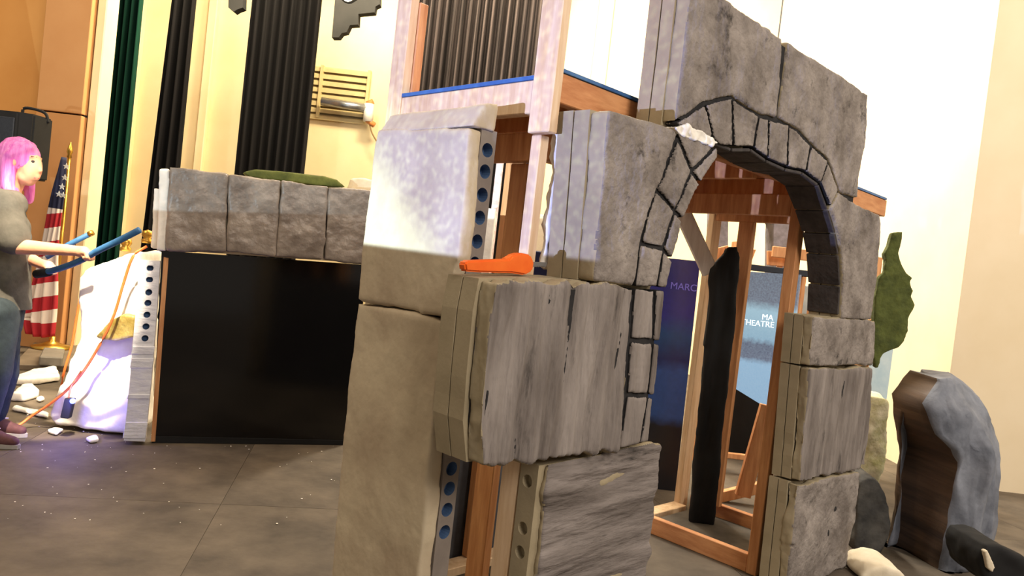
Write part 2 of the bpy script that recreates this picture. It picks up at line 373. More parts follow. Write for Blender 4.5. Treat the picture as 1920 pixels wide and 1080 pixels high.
# --- upper left block with the curling half arch
arc0 = [(1271, 252), (1243, 335), (1232, 354), (1215, 405), (1203, 457), (1191, 540)]
arc1 = [(1345, 272), (1299, 321), (1266, 396), (1245, 468), (1233, 541)]
arc2 = [(1349, 293), (1315, 345), (1283, 414), (1262, 490), (1250, 541)]
main = sz([(1139, 203), (1200, 220), (1266, 240)]+arc0+[(1113, 527), (1126, 370)])
V = lambda *p: dict(name='voussoir', poly=sz(list(p)), amp=.004, gap=.006, vox=.006, side=GROOVE)
st = [dict(poly=main, amp=.006, fr=6),
      V((1266, 240), (1346, 268), arc1[0], arc1[1], (1273, 258)), V(arc1[0], arc2[0], arc2[1], arc1[1]),
      V((1273, 258), arc1[1], arc1[2], (1232, 354), (1243, 335)), V(arc1[1], arc2[1], arc2[2], arc1[2]),
      V((1232, 354), arc1[2], arc1[3], (1203, 457), (1215, 405)), V(arc1[2], arc2[2], arc2[3], arc1[3]),
      V((1203, 457), arc1[3], arc1[4], (1191, 540)), V(arc1[3], arc2[3], arc2[4], arc1[4])]
out = sz([(1139, 203), (1200, 220), (1266, 240), (1346, 268)]+arc2+[(1191, 540), (1113, 527), (1126, 370)])
UL = block('carved_foam_block', 'grey foam block with half arch curling over the doorway, black crossed joints', out, st, 0, .187)
# white raw chip on its top corner and along the back edge
bm = remesh(prism_bm([S(*k) for k in ((.383, -.195, 1.33), (.383, -.195, 1.79), (.383, -.225, 1.74), (.383, -.215, 1.33))], D*.05), .008, 1); displace(bm, .012, 14)
link('raw_foam_edge', mesh_from(bm, 'raw_foam_edge', True), WHITEF, UL)
pts = [onq(x, y, 0) for x, y in ((1262, 238), (1290, 232), (1320, 248), (1346, 268), (1335, 276), (1295, 262), (1272, 252))]
bm = remesh(prism_bm([p+N*.006 for p in pts], -N*.05), .006, 1); displace(bm, .012, 18)
link('raw_foam_chip', mesh_from(bm, 'raw_foam_chip', True), WHITEF, UL)
# --- lower left block
out = sz([(1028, 868), (1100, 855), (1220, 833), (1241, 835), (1235, 895), (1225, 980), (1215, 1080)], -.03)
out = [(a, b) for a, b in out]+[(.852, .0), (.297, .0)]+sz([(1010, 1080), (1020, 960)], -.03)
LLs = min(p[0] for p in out)
R = root('carved_foam_block', S(.57, -.09, 0), 'low grey foam block with horizontal grooves below the fluted one', 'foam block', 'carved foam blocks of the arch wall')
stone('stone', out, -.03, .02, R, m=STONE3, amp=.014, fr=6, an=(.4, 1, 2.2), gap=0, seed=3)
sheet('groove_backing', inset(out, .03), -.046, .05, R, GROOVE, amp=0)
zt = out[0][1]-.01
holed_strip('holed_edge', [S(LLs+.0, -.115, 0), S(LLs+.0, -.115, zt)], [S(LLs, -.046, 0), S(LLs, -.046, zt)], -D,
            [(1-(zt-ons(1011, 911, LLs).z)/zt, .45), (1-(zt-ons(1000, 1000, LLs).z)/zt, .5), (1-(zt-ons(992, 1044, LLs).z)/zt, .5), (.2, .5)], .019, .022, R, TAN, TAN, .05)
sheet('foam_sheet', [(LLs+.05, .0), (.84, .0), (.84, zt), (LLs+.05, zt)], -.048, .066, R, TAN)
# --- upper right block spanning the arch
A_ = [(1297, -47), (1469, 70), (1457, 222), (1425, 216), (1374, 181), (1323, 194), (1265, 232), (1280, 110)]
B_ = [(1478, 76), (1629, 176), (1624, 264), (1613, 327), (1608, 373), (1575, 362), (1554, 301), (1522, 271), (1499, 246), (1460, 223)]
st = [dict(poly=sz(A_), amp=.006, fr=6, an=(1.4, 1, .7)), dict(poly=sz(B_), amp=.006, fr=6)]
vs = [[(1265, 232), (1323, 194), (1339, 262)], [(1323, 194), (1374, 181), (1377, 277), (1351, 274), (1339, 262)], [(1374, 181), (1425, 216), (1414, 278), (1377, 277)],
      [(1425, 216), (1443, 222), (1441, 299), (1414, 278)], [(1443, 222), (1480, 233), (1478, 315), (1441, 299)], [(1480, 233), (1499, 246), (1522, 271), (1513, 323), (1478, 315)],
      [(1522, 271), (1554, 301), (1540, 344), (1513, 323)], [(1554, 301), (1574, 358), (1558, 388), (1540, 344)]]
st += [V(*v) for v in vs]
spr = [(1574, 358), (1595, 376), (1650, 402), (1652, 419), (1647, 501), (1635, 602), (1577, 598), (1581, 536), (1578, 477), (1571, 436), (1558, 392)]
st.append(dict(poly=sz(spr), amp=.005, fr=5, m=STONE))
out = sz([(1297, -47), (1469, 70), (1478, 76), (1629, 176), (1624, 264), (1613, 327), (1608, 373), (1650, 402), (1652, 419), (1647, 501), (1635, 602), (1577, 598), (1581, 536), (1578, 477), (1571, 436), (1558, 392), (1540, 344), (1510, 322), (1478, 315), (1443, 299), (1414, 278), (1378, 278), (1351, 274), (1339, 262), (1265, 232), (1280, 110)])
UR = block('carved_foam_block', 'tall grey foam block spanning the doorway top down to the right springer', out, st, 0, .155)
# dark underside stones of the right half of the arch
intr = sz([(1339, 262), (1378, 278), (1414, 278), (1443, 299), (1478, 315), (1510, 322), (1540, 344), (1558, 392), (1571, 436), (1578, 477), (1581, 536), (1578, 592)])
DARKST = mat('dark_underside', (52, 48, 47), (78, 72, 70), .9, 9, .3, 40)  # soffit stones coloured darker than the block fronts
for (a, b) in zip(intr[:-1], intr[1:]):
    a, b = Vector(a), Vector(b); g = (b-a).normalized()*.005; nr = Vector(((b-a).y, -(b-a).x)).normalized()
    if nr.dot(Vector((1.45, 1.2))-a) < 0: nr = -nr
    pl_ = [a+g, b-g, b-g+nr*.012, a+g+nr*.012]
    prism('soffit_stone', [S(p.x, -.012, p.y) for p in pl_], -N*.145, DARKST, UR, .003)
# --- right pillar: three stacked blocks
def pillar_block(px, label, m, an, amp, foot=False):
    o_ = sz(px)
    if foot: o_ = o_+[(2.64, 0), (1.965, 0)]
    return block('pillar_foam_block', label, o_, [dict(poly=o_, m=m, an=an, amp=amp, gap=.001)], 0, .135, group='stacked foam blocks of the right arch pillar')
pillar_block([(1526, 594), (1645, 600), (1641, 645), (1636, 685), (1518, 686)], 'topmost short grey foam block of the right arch pillar', STONE, (1, 1, 1), .010)
pillar_block([(1518, 690), (1636, 690), (1631, 752), (1624, 873), (1612, 881), (1544, 893), (1518, 903), (1500, 903)], 'middle grey foam block with vertical lines in the right arch pillar', STONE2, (2, 1, .4), .014)
pillar_block([(1496, 908), (1518, 908), (1544, 898), (1614, 885), (1609, 916), (1593, 1034)], 'bottom grey pitted foam block of the right arch pillar', STONE, (1, 1, 1), .014, True)

# ================================================================== TAN PILLAR ON THE LEFT FACE
sp = .088
def qz(px, s=sp):
    r = []
    for x, y in px: p = ons(x, y, s)-O; r.append((p.dot(N), p.z))
    return r
TP = root('foam_pillar', S(.14, -.5, 0), 'tall pale tan foam pillar with a row of round holes along its edge', 'foam pillar')
def pil_piece(px, extra, seed, amp, top=False):
    poly = ragged(inset(qz(px)+extra, .002), .035, .003, seed)
    bm = prism_bm([S(sp, a, b) for a, b in poly], D*.05)
    bm = remesh(bm, .009, 1); displace(bm, amp, 3.5, seed=seed, amp2=.0012)
    for f in bm.faces: f.smooth = True
    return link('face_slab', mesh_from(bm, 'face_slab'), PALE, TP)
pil_piece([(706, 240), (790, 240), (880, 238), (872, 380), (862, 480), (848, 520), (836, 598), (760, 582), (670, 565), (681, 450), (692, 340)], [], 1, .006)
pil_piece([(670, 567), (760, 584), (836, 600), (826, 680), (815, 760), (800, 960), (785, 1080), (620, 1080), (636, 880), (655, 690)][:7], [(-.272, 0), (-.715, 0)]+qz([(620, 1080), (636, 880), (655, 690)]), 2, .008)
# sloped cap
cp = [S(sp, -.728, 1.712), S(sp, -.262, 1.712), S(.135, -.262, 1.785), S(.19, -.262, 1.80), S(.19, -.728, 1.80), S(.135, -.728, 1.785)]
bm = bmesh.new(); a = [bm.verts.new(S(s_, -.262, z_)) for s_, z_ in ((sp+.004, 1.704), (.132, 1.772), (.188, 1.786), (.188, 1.704))]; b = [bm.verts.new(v.co-N*.466) for v in a]
bm.faces.new(a); bm.faces.new(b[::-1])
for i in range(4): bm.faces.new((a[i], b[i], b[(i+1) % 4], a[(i+1) % 4]))
bmesh.ops.recalc_face_normals(bm, faces=bm.faces); bm = remesh(bm, .008, 1); displace(bm, .004, 8)
link('sloped_cap', mesh_from(bm, 'sloped_cap', True), PALE, TP)
prism('foam_sheet', [S(.142, -.33, .0), S(.142, -.74, .0), S(.142, -.745, 1.708), S(.142, -.33, 1.708)], D*.046, TAN, TP)
prism('back_flange', [S(.16, -.75, .66), S(.16, -.80, .66), S(.16, -.80, 1.42), S(.16, -.75, 1.42)], D*.03, PALE, TP, .004)
hy = [235, 278, 318, 362, 405, 450, 492]
hz = [1.712-((1.712-(onq(x, y, -.285)).z)) for x, y in zip((900, 893, 887, 882, 876, 872, 868), hy)]
hz += [onq(x, y, -.285).z for x, y in ((822, 790), (820, 838), (818, 880), (812, 918), (808, 958), (805, 1000))]+[hz[-1]-.057*k for k in (1, 2, 3)]
holed_strip('holed_edge', [S(.145, -.285, z_) for z_ in (0, .5, 1.0, 1.708)], [S(.19, -.285, z_) for z_ in (0, .5, 1.0, 1.708)], N,
            [(0, 0)][:0]+[], .017, .03, TP, TAN, BLUEH, .045) if False else None
def tz(z): 
    zs_ = (0, .5, 1.0, 1.708)
    for i in range(3):
        if z <= zs_[i+1]: return (i+(z-zs_[i])/(zs_[i+1]-zs_[i]))/3
zl = [0, .4, .8, 1.2, 1.708]
holed_strip('holed_edge', [S(sp+.052, -.272, 0), S(sp+.052, -.272, 1.708)], [S(.2, -.272, 0), S(.2, -.272, 1.708)], N,
            [(z_/1.708, .5) for z_ in sorted(hz) if .05 < z_ < 1.68], .021, .035, TP, mat('grey_brown_foam_edge', (124, 114, 106), (140, 130, 120), .9, 8), BLUEH, .05)

# ================================================================== TIMBER TOWER
TW = root('timber_tower', S(1.4, -.6, 0), 'raw pine timber tower with blue edged deck behind the foam arch', 'timber tower')
lbox('post', .30, .338, -.25, -.162, 1.725, 3.3, WOODP, TW)
lbox('post', .30, .338, -1.005, -.92, 1.70, 3.3, WOODP, TW)
lbox('cleat', .339, .377, -1.0, -.915, 1.80, 2.24, WOOD, TW)
lbox('rim_beam', .305, .343, -.92, -.252, 1.785, 1.885, WOODP, TW)
lbox('rim_beam', .345, 3.115, -.238, -.20, 1.828, 1.918, WOODH, TW)
lbox('rim_beam', .345, 3.115, -1.0, -.962, 1.80, 1.9, WOODH, TW)
lbox('blue_edge', .303, .345, -.92, -.25, 1.886, 1.899, BLUE, TW, .001)
lbox('blue_edge', .345, 3.1, -.245, -.196, 1.919, 1.931, BLUE, TW, .001)
lbox('deck_board', .35, 3.1, -1.0, -.246, 1.90, 1.915, WOODH, TW, .001)
for s_ in (.62, 1.15, 1.66, 2.22, 2.72, 3.07):
    lbox('joist', s_, s_+.038, -.96, -.24, 1.81, 1.898, WOOD, TW)
lbox('header', .55, .588, -.96, -.24, 1.69, 1.79, WOOD, TW)
lbox('header', 2.08, 2.118, -.90, -.254, 1.70, 1.80, WOOD, TW)
lbox('header', 2.60, 2.638, -.95, -.25, 1.715, 1.80, WOOD, TW)
lbox('post', 2.075, 2.13, -.252, -.20, 0, 1.826, WOOD, TW)           # right jamb
lbox('post', 2.60, 2.69, -1.0, -.962, 0, 1.80, WOODP, TW)             # rear right corner
lbox('post', .93, 1.02, -1.0, -.962, .04, 1.80, WOOD, TW)             # rear
lbox('post', .30, .338, -.195, -.125, 0, .78, WOODP, TW)               # behind the low block
lbox('post', .31, .348, -.24, -.20, .78, 1.72, WOODP, TW)
lbox('post', .60, .638, -.62, -.53, 0, 1.69, WOOD, TW)
lbox('post', 2.60, 2.638, -.80, -.71, .09, 1.715, WOOD, TW)
lbox('sill', .35, 2.60, -1.0, -.912, 0, .038, WOODP, TW)
lbox('sill', 2.08, 2.118, -.91, -.254, 0, .088, WOODH, TW)
lbox('sill', 2.66, 2.70, -.93, -.20, 0, .088, WOODH, TW)
lbox('threshold_board', 2.12, 2.655, -.90, -.25, 0, .018, mat('dark_floor_board', (70, 64, 56), (98, 90, 80), .8, 5), TW)
# diagonal brace by the rear corner
def plank(name, p0, p1, wdir, wd, th, m, parent=None):
    ax = (p1-p0); u = wdir-ax*(wdir.dot(ax)/ax.length_squared); u.normalize(); v = ax.cross(u).normalized()
    bm = obox(ax, u*wd, v*th, p0-u*wd/2-v*th/2, .003)
    return link(name, mesh_from(bm, name), m, parent)
plank('brace', at(1255, 345, 4.15), at(1332, 512, 4.15), RT, .088, .038, mat('lit_tone_wood', (206, 198, 194), (226, 220, 216), .7, 6, stretch=(6, 6, .6)), TW)  # pale colour stands in for the light on this brace
plank('brace', at(1440, 760, 4.3), at(1392, 930, 4.3), RT, .088, .038, WOOD, TW)
# nail heads along the beams
bmn = bmesh.new(); bmesh.ops.create_cone(bmn, cap_ends=True, segments=8, radius1=.004, radius2=.004, depth=.003)
nm = mesh_from(bmn, 'screw_head'); nm.materials.append(METALG)
rot = N.to_track_quat('Z', 'Y')
for s_, z_ in ((.36, 1.90), (.36, 1.85), (.66, 1.85), (.66, 1.89), (1.2, 1.87)):
    o = link('screw_head', nm, None, TW); o.matrix_world = Matrix.Translation(S(s_, -.199, z_)) @ rot.to_matrix().to_4x4()
# bare grey sheet and black sheets hung in the frame
single('grey_cloth_panel', mesh_from(obox(D*1.3, -N*.012, Z*1.0, S(.35, -1.02, .0), .002), 'g'), mat('grey_cloth', (62, 62, 66), (78, 78, 82), .9, 8), 'dark grey panel behind the timber legs, extended left as painted shadow', 'panel')  # left part added over bare shadow, its darkness put into the colour

def img_mat(name, bands, noise_c, estr, scale=30):
    m = bpy.data.materials.new(name); m.use_nodes = True; t = m.node_tree; b = t.nodes['Principled BSDF']
    tc = t.nodes.new('ShaderNodeTexCoord'); sp_ = t.nodes.new('ShaderNodeSeparateXYZ'); t.links.new(tc.outputs['Generated'], sp_.inputs[0])
    nz = t.nodes.new('ShaderNodeTexNoise'); nz.inputs['Scale'].default_value = scale; t.links.new(tc.outputs['Object'], nz.inputs['Vector'])
    h = mnode(t, 'ADD', sp_.outputs[2], mnode(t, 'MULTIPLY', mnode(t, 'SUBTRACT', nz.outputs[0], .5), .05))
    r = t.nodes.new('ShaderNodeValToRGB'); r.color_ramp.interpolation = 'LINEAR'
    e = r.color_ramp.elements
    while len(e) < len(bands): e.new(.5)
    for i, (p, c) in enumerate(bands): e[i].position = p; e[i].color = lin(c)
    t.links.new(h, r.inputs[0])
    mx = t.nodes.new('ShaderNodeMix'); mx.data_type = 'RGBA'; mx.inputs[7].default_value = lin(noise_c)
    nz2 = t.nodes.new('ShaderNodeTexNoise'); nz2.inputs['Scale'].default_value = scale*3; t.links.new(tc.outputs['Object'], nz2.inputs['Vector'])
    t.links.new(mnode(t, 'MULTIPLY', nz2.outputs[0], .45), mx.inputs[0]); t.links.new(r.outputs[0], mx.inputs[6])
    b.inputs['Base Color'].default_value = (.01, .01, .012, 1); b.inputs['Roughness'].default_value = .3
    t.links.new(mx.outputs[2], b.inputs['Emission Color']); b.inputs['Emission Strength'].default_value = estr
    return m
def text(name, body, p, right, up, size, m, parent, depth=.002):
    cu = bpy.data.curves.new(name, 'FONT'); cu.body = body; cu.size = size; cu.extrude = depth; cu.align_x = 'LEFT'
    o = bpy.data.objects.new(name, cu); COL.objects.link(o)
    dg = bpy.context.evaluated_depsgraph_get(); dg.update()
    me = bpy.data.meshes.new_from_object(o.evaluated_get(dg)); bpy.data.objects.remove(o)
    r = right.normalized(); u = (up-r*up.dot(r)).normalized(); n = r.cross(u)
    me.transform(Matrix.Translation(p) @ Matrix((r, u, n)).transposed().to_4x4())
    return link(name, me, m, parent)
TXT = mat('glow_lettering', (225, 240, 250), None, .5, emit=(225, 240, 250), estr=.9)
TXT2 = mat('painted_glow_lettering', (120, 110, 190), None, .5, emit=(96, 90, 170), estr=.35)  # letters of the picture light on the black panel, drawn as emission
# panel with the theatre picture, its brightness put in as emission
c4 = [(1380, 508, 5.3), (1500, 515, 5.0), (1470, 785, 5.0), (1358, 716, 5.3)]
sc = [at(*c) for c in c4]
SR = root('picture_panel', Vector((sc[3].x, 5.2, .5)), 'pale blue panel with a glowing picture of a brick theatre front and lettering', 'glowing panel')
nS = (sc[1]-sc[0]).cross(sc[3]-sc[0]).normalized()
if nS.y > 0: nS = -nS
prism('picture_face', sc, -nS*.03, img_mat('theatre_picture', [(0, (150, 190, 225)), (.34, (160, 200, 232)), (.38, (86, 84, 110)), (.48, (78, 78, 104)), (.52, (150, 190, 214)), (.72, (176, 214, 230)), (.79, (96, 92, 108)), (1, (88, 84, 98))], (205, 230, 245), .75), SR)
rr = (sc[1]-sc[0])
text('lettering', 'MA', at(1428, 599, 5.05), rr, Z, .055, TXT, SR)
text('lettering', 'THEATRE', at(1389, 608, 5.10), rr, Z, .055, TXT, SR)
DARKIMG = img_mat('painted_picture_glow', [(0, (4, 4, 6)), (.34, (6, 7, 10)), (.38, (34, 58, 96)), (.56, (40, 62, 104)), (.60, (22, 26, 66)), (.70, (26, 58, 92)), (.78, (40, 34, 98)), (1, (34, 30, 84))], (8, 8, 14), .75, 14)  # picture light caught by the black panel, put into its emission colours
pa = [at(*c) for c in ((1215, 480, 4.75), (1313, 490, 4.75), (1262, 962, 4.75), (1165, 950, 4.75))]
PA = root('black_acrylic_sheet', Vector((pa[2].x-.15, 4.75, .05)), 'black glossy panel with dim purple picture glow painted on, left of the pale post', 'panel')
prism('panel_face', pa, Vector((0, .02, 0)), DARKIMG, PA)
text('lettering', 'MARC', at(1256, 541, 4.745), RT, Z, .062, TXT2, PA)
pb = [(1352, 480), (1368, 464), (1384, 462), (1389, 480), (1384, 560), (1364, 760), (1340, 990), (1293, 985), (1316, 720), (1328, 600), (1333, 510)]
bm = prism_bm([at(x, y, 4.10) for x, y in pb], Vector((0, .05, 0))); bm = remesh(bm, .015, 1); displace(bm, .012, 6, (6, 6, .6), False)
BP = single('black_drape', mesh_from(bm, 'd', True), MATTB, 'narrow black drape tied up beside the pale corner post', 'drape')
single('black_backing_sheet', mesh_from(prism_bm([at(x, y, 5.9) for x, y in ((1330, 700), (1480, 730), (1450, 940), (1310, 930))], Vector((0, .02, 0))), 'b'), MATTB, 'matte black sheet under the pale blue picture panel', 'sheet')
# leaning floor plank
single('loose_plank', mesh_from(obox(at(1440, 918, 4.62)-at(1345, 940, 4.62), Vector((0, .05, 0)), Z*.07, Vector(at(1345, 945, 4.62)), .003), 'p'), WOOD, 'short pine plank lying behind the tower sill', 'plank')
# orange handled foam saw lying on the fluted block
q0 = -.10
def pq(x, y, q=-.1): return onq(x, y, q)
KN = root('foam_saw', pq(930, 510), 'orange handled foam saw with a narrow toothed blade on the fluted block', 'saw')
ORG = mat('orange_plastic', (236, 100, 24), (244, 118, 36), .45, 10)
hp = [(872, 494), (878, 489), (955, 486), (962, 479), (978, 474), (996, 478), (1003, 492), (1000, 508), (985, 516), (960, 512), (900, 511), (874, 509)]
bm = bevel(prism_bm([pq(x, y) for x, y in hp], -N*.03), .005, 2); link('handle', mesh_from(bm, 'handle'), ORG, KN)
bp_ = [(978, 490)]
for i in range(12): bp_ += [(980+i*3.6, 498), (981.8+i*3.6, 501)]
bp_ += [(1024, 498), (1026, 492)]
prism('blade', [pq(x, y, -.11) for x, y in bp_], -N*.004, METALG, KN)

# ================================================================== FIREPLACE SET PIECE ON THE LEFT
f0, f1 = fl(285, 830), fl(642, 834)
fx = (f1-f0); fx.z = 0; FL_ = fx.length; fx.normalize(); fnn = Vector((fx.y, -fx.x, 0))     # fnn points to the viewer
def onf(x, y, o=0.0): return onpl(x, y, f0+fnn*o, fnn)
FP = root('fireplace_prop', f0+fx*.6, 'foam fireplace prop with a glossy black opening and four stone lintel', 'stage prop')
prism('black_opening', [onf(x, y) for x, y in ((303, 470), (690, 497), (646, 834), (285, 830))], -fnn*.03, GLOSSB, FP)
prism('plywood_edge', [onf(x, y, .012) for x, y in ((307, 482), (316, 484), (291, 828), (283, 828))], -fnn*.03, WOOD, FP)
prism('lower_rail', [onf(x, y, .01) for x, y in ((288, 818), (646, 826), (645, 834), (285, 830))], -fnn*.02, MATTB, FP)
LINT = mat('glossy_grey_stone_paint', (112, 100, 90), (150, 138, 126), .38, 6, .5, 16, spec=.5)
lt = [[(317, 312), (428, 326), (424, 473), (311, 470)], [(428, 326), (528, 338), (517, 481), (424, 473)], [(528, 338), (616, 350), (608, 488), (517, 481)], [(616, 350), (704, 358), (690, 497), (608, 488)]]
for i, p in enumerate(lt):
    P_ = [onf(x, y, .12) for x, y in p]; c = sum(P_, Vector())/4; P_ = [v+(c-v).normalized()*.001 for v in P_]
    bm = remesh(prism_bm(P_, -fnn*.1), .012, 1); displace(bm, .011, 6, (1, 1, 1), False, i, .001)
    link('lintel_stone', mesh_from(bm, 'lintel_stone', True), LINT, FP)
prism('lintel_backing', [onf(x, y, .06) for x, y in ((306, 330), (700, 372), (690, 494), (305, 468))], -fnn*.2, CREAMF, FP)
for i, (x0, x1, y0, y1) in enumerate(((298, 318, 315, 470), (288, 303, 352, 465))):
    bm = remesh(prism_bm([onf(x, y, .1-.08*i) for x, y in ((x0, y0), (x1, y0+2), (x1-5, y1), (x0-4, y1))], -fnn*.09), .012, 1); displace(bm, .006, 9, (1, 1, 1), False)
    link('end_foam', mesh_from(bm, 'end_foam', True), WHITEF, FP)
TAPE = mat('white_taped_foam', (206, 206, 214), (228, 228, 234), .7, 9, .3, 18, stretch=(1, 1, 3))
sl, sr = [onf(x, y, .06) for x, y in ((232, 826), (243, 720), (251, 620), (258, 540), (260, 488))], [onf(x, y, .06) for x, y in ((272, 828), (283, 720), (291, 620), (297, 540), (300, 490))]
hh = []
for x, y in ((283, 504), (282, 526), (281, 550), (281, 570), (280, 592), (280, 614), (279, 636)):
    z_ = onf(x, y, .06).z
    for i in range(4):
        if sl[i].z <= z_ <= sl[i+1].z: hh.append(((i+(z_-sl[i].z)/(sl[i+1].z-sl[i].z))/4, .55))
holed_strip('holed_column', sl, sr, fnn, hh, .019, .04, FP, TAPE, BLUEH, .1)
for y0, y1 in ((650, 664), (672, 690), (740, 748), (792, 822)):
    P_ = [onf(x, y, .068) for x, y in ((250-(y0-640)*.1, y0), (292-(y0-640)*.1, y0), (290-(y1-640)*.1, y1), (248-(y1-640)*.1, y1))]
    prism('tape_band', P_, -fnn*.012, TAPE, FP, .002)
# things on the lintel
me = mesh_from(remesh(prism_bm([onf(x, y, .05) for x, y in ((456, 322), (480, 317), (540, 322), (610, 330), (632, 336), (650, 352), (560, 345), (470, 333))], -fnn*.16), .012, 2), 'o', True)
single('olive_foam_hedge', me, OLIVE, 'low olive green foam hedge on top of the fireplace lintel', 'foam prop')
me = blob('c', ((648, 352), (655, 336), (680, 332), (700, 338), (702, 362), (660, 360)), 5.05, .14, None, .015, 4, .012, 8)
single('cream_foam_lump', me, CREAMF, 'rounded cream foam lump at the right end of the lintel', 'foam prop')
for i, (x, y) in enumerate(((236, 462), (276, 447))):
    c = at(x, y, 4.7); o = lathe('brass_knob', [(.001, -.03), (.03, -.03), (.034, -.01), (.02, 0), (.034, .02), (.03, .045), (.001, .055)], Vector((0, 0, 0)), GOLD); o.location = c
    tag(o, ('small brass knob on the white foam rock', 'small brass knob beside the lintel end')[i], 'knob')
# white foam rock beside it, a sheet with curved outline standing on the floor
wr = [(266, 466), (235, 474), (200, 486), (165, 502), (151, 525), (147, 560), (151, 600), (141, 645), (125, 695), (104, 745), (92, 782), (110, 796), (170, 802), (205, 808), (243, 812), (248, 700), (254, 600), (262, 500)]
me = floorclamp(blob('r', wr, 4.55, .3, None, .022, 2, .03, 3.2))
WR = single('white_foam_rock', me, WHITEF, 'tall white foam rock under the cord beside the fireplace', 'foam rock')
me = mesh_from(remesh(prism_bm([at(x, y, 4.47) for x, y in ((176, 634), (205, 602), (232, 588), (251, 592), (249, 632), (215, 640))], Vector((0, .06, 0))), .012, 1), 'g', True)
GF = link('gold_foil_patch', me, mat('gold_foil', (150, 130, 60), (214, 196, 120), .35, 12, .6, 20, metal=.4), None); recentre(GF)
tag(GF, 'crumpled olive gold foil patch on the white foam rock', 'foil')
CORD = mat('orange_cord_rubber', (226, 110, 50), (236, 128, 66), .5, 10)
tube('extension_cord', spline([at(275, 462, 4.45), at(250, 480, 4.4), at(232, 530, 4.4), at(214, 590, 4.4), at(188, 645, 4.42), at(150, 705, 4.44), at(110, 745, 4.46), at(62, 778, 4.50), fl(14, 804, .012), fl(-70, 786, .012)], 5), .008, CORD)
tag(bpy.data.objects['extension_cord'], 'long orange extension cord trailing over the white foam rock to the floor', 'cord')
o = tube('orange_cord_loop', spline([at(150, 560, 4.95), at(143, 600, 4.95), at(134, 650, 4.95), at(118, 706, 4.95), fl(112, 760, .012)], 4), .008, CORD)
tag(o, 'short orange cord hanging behind the left edge of the foam rock', 'cord')
# blue lamp pack
lp = at(121, 788, 4.36)
LB = root('blue_light_pack', lp, 'small dark pack with a glowing blue light in front of the foam rock', 'light')
bm = obox(Vector((.05, 0, 0)), Vector((0, .04, 0)), Vector((.016, 0, .12)), lp+Vector((-.03, 0, .01)), .005); link('pack', mesh_from(bm, 'pack'), MATTB, LB)
bmq = bmesh.new(); bmesh.ops.create_uvsphere(bmq, u_segments=12, v_segments=8, radius=.016); bmq.transform(Matrix.Translation(lp+Vector((.04, -.005, .12))))
link('bulb', mesh_from(bmq, 'bulb', True), mat('blue_bulb', (60, 70, 255), None, .4, emit=(70, 80, 255), estr=14), LB)
tube('lead', spline([lp+Vector((0, .02, .13)), lp+Vector((.02, .0, .2)), lp+Vector((.07, .0, .3))]), .005, CORD, LB, 6)
bl = lamp('blue_light_glow', 'POINT', lp+Vector((.05, -.1, .12)), lp, 6, (.25, .22, 1), shadow_soft_size=.03)
bl.parent = LB; bl.matrix_parent_inverse = Matrix.Translation(-lp)
# foam scraps on the floor
def scrap(px, h, label, seed, m=WHITEF):
    bm = prism_bm([fl(x, y, .004) for x, y in px], Vector((0, 0, h))); bm = remesh(bm, .012, 1); displace(bm, .008, 8, (1, 1, 1), False, seed)
    single('foam_scrap', floorclamp(mesh_from(bm, 's', True)), m, label, 'scrap', 'foam scraps on the floor at the left')
scrap(((8, 722), (60, 703), (104, 696), (112, 716), (60, 722)), .05, 'large flat white foam scrap near the flag base', 1)
scrap(((18, 752), (40, 735), (60, 733), (72, 746), (45, 753)), .06, 'heaped white foam scrap between the woman and rock', 2)
scrap(((68, 752), (78, 746), (84, 752), (75, 756)), .03, 'tiny white foam scrap beside the heaped one', 3)
scrap(((22, 770), (28, 766), (92, 780), (90, 787)), .03, 'long thin white foam stick scrap on the floor', 4)
scrap(((88, 812), (102, 807), (118, 810), (106, 818)), .025, 'small white foam scrap below the blue light', 5)
scrap(((160, 826), (180, 820), (186, 829), (168, 832)), .02, 'small white foam scrap at the foot of the rock', 6)
# low platform and flag
pf = [fl(22, 694), fl(128, 697), fl(146, 656), fl(64, 650)]
single('low_platform', mesh_from(bevel(prism_bm(pf, Vector((0, 0, .05))), .006), 'p'), mat('brown_step_paint', (96, 84, 70), (120, 106, 90), .7, 4), 'low dark brown step under the flag stand', 'step')
fbz = Vector((-4.33, 7.0, .0)); tp = at(131, 285, 7.0)
FG = root('flag_on_stand', Vector((tp.x, 7.0, .052)), 'furled stars and stripes flag on a gold pole with round base', 'flag')
lathe('base', [(.001, .052), (.17, .052), (.17, .07), (.09, .09), (.03, .12), (.03, .16), (.001, .16)], Vector((tp.x, 7.0, 0)), GOLD, FG)
tube('pole', [Vector((tp.x, 7.0, .1)), Vector((tp.x, 7.0, tp.z-.05))], .014, GOLD, FG)
lathe('finial', [(.001, -.06), (.022, -.05), (.016, -.02), (.028, 0), (.02, .04), (.004, .09), (.001, .095)], Vector((tp.x, 7.0, tp.z)), GOLD, FG, 12)
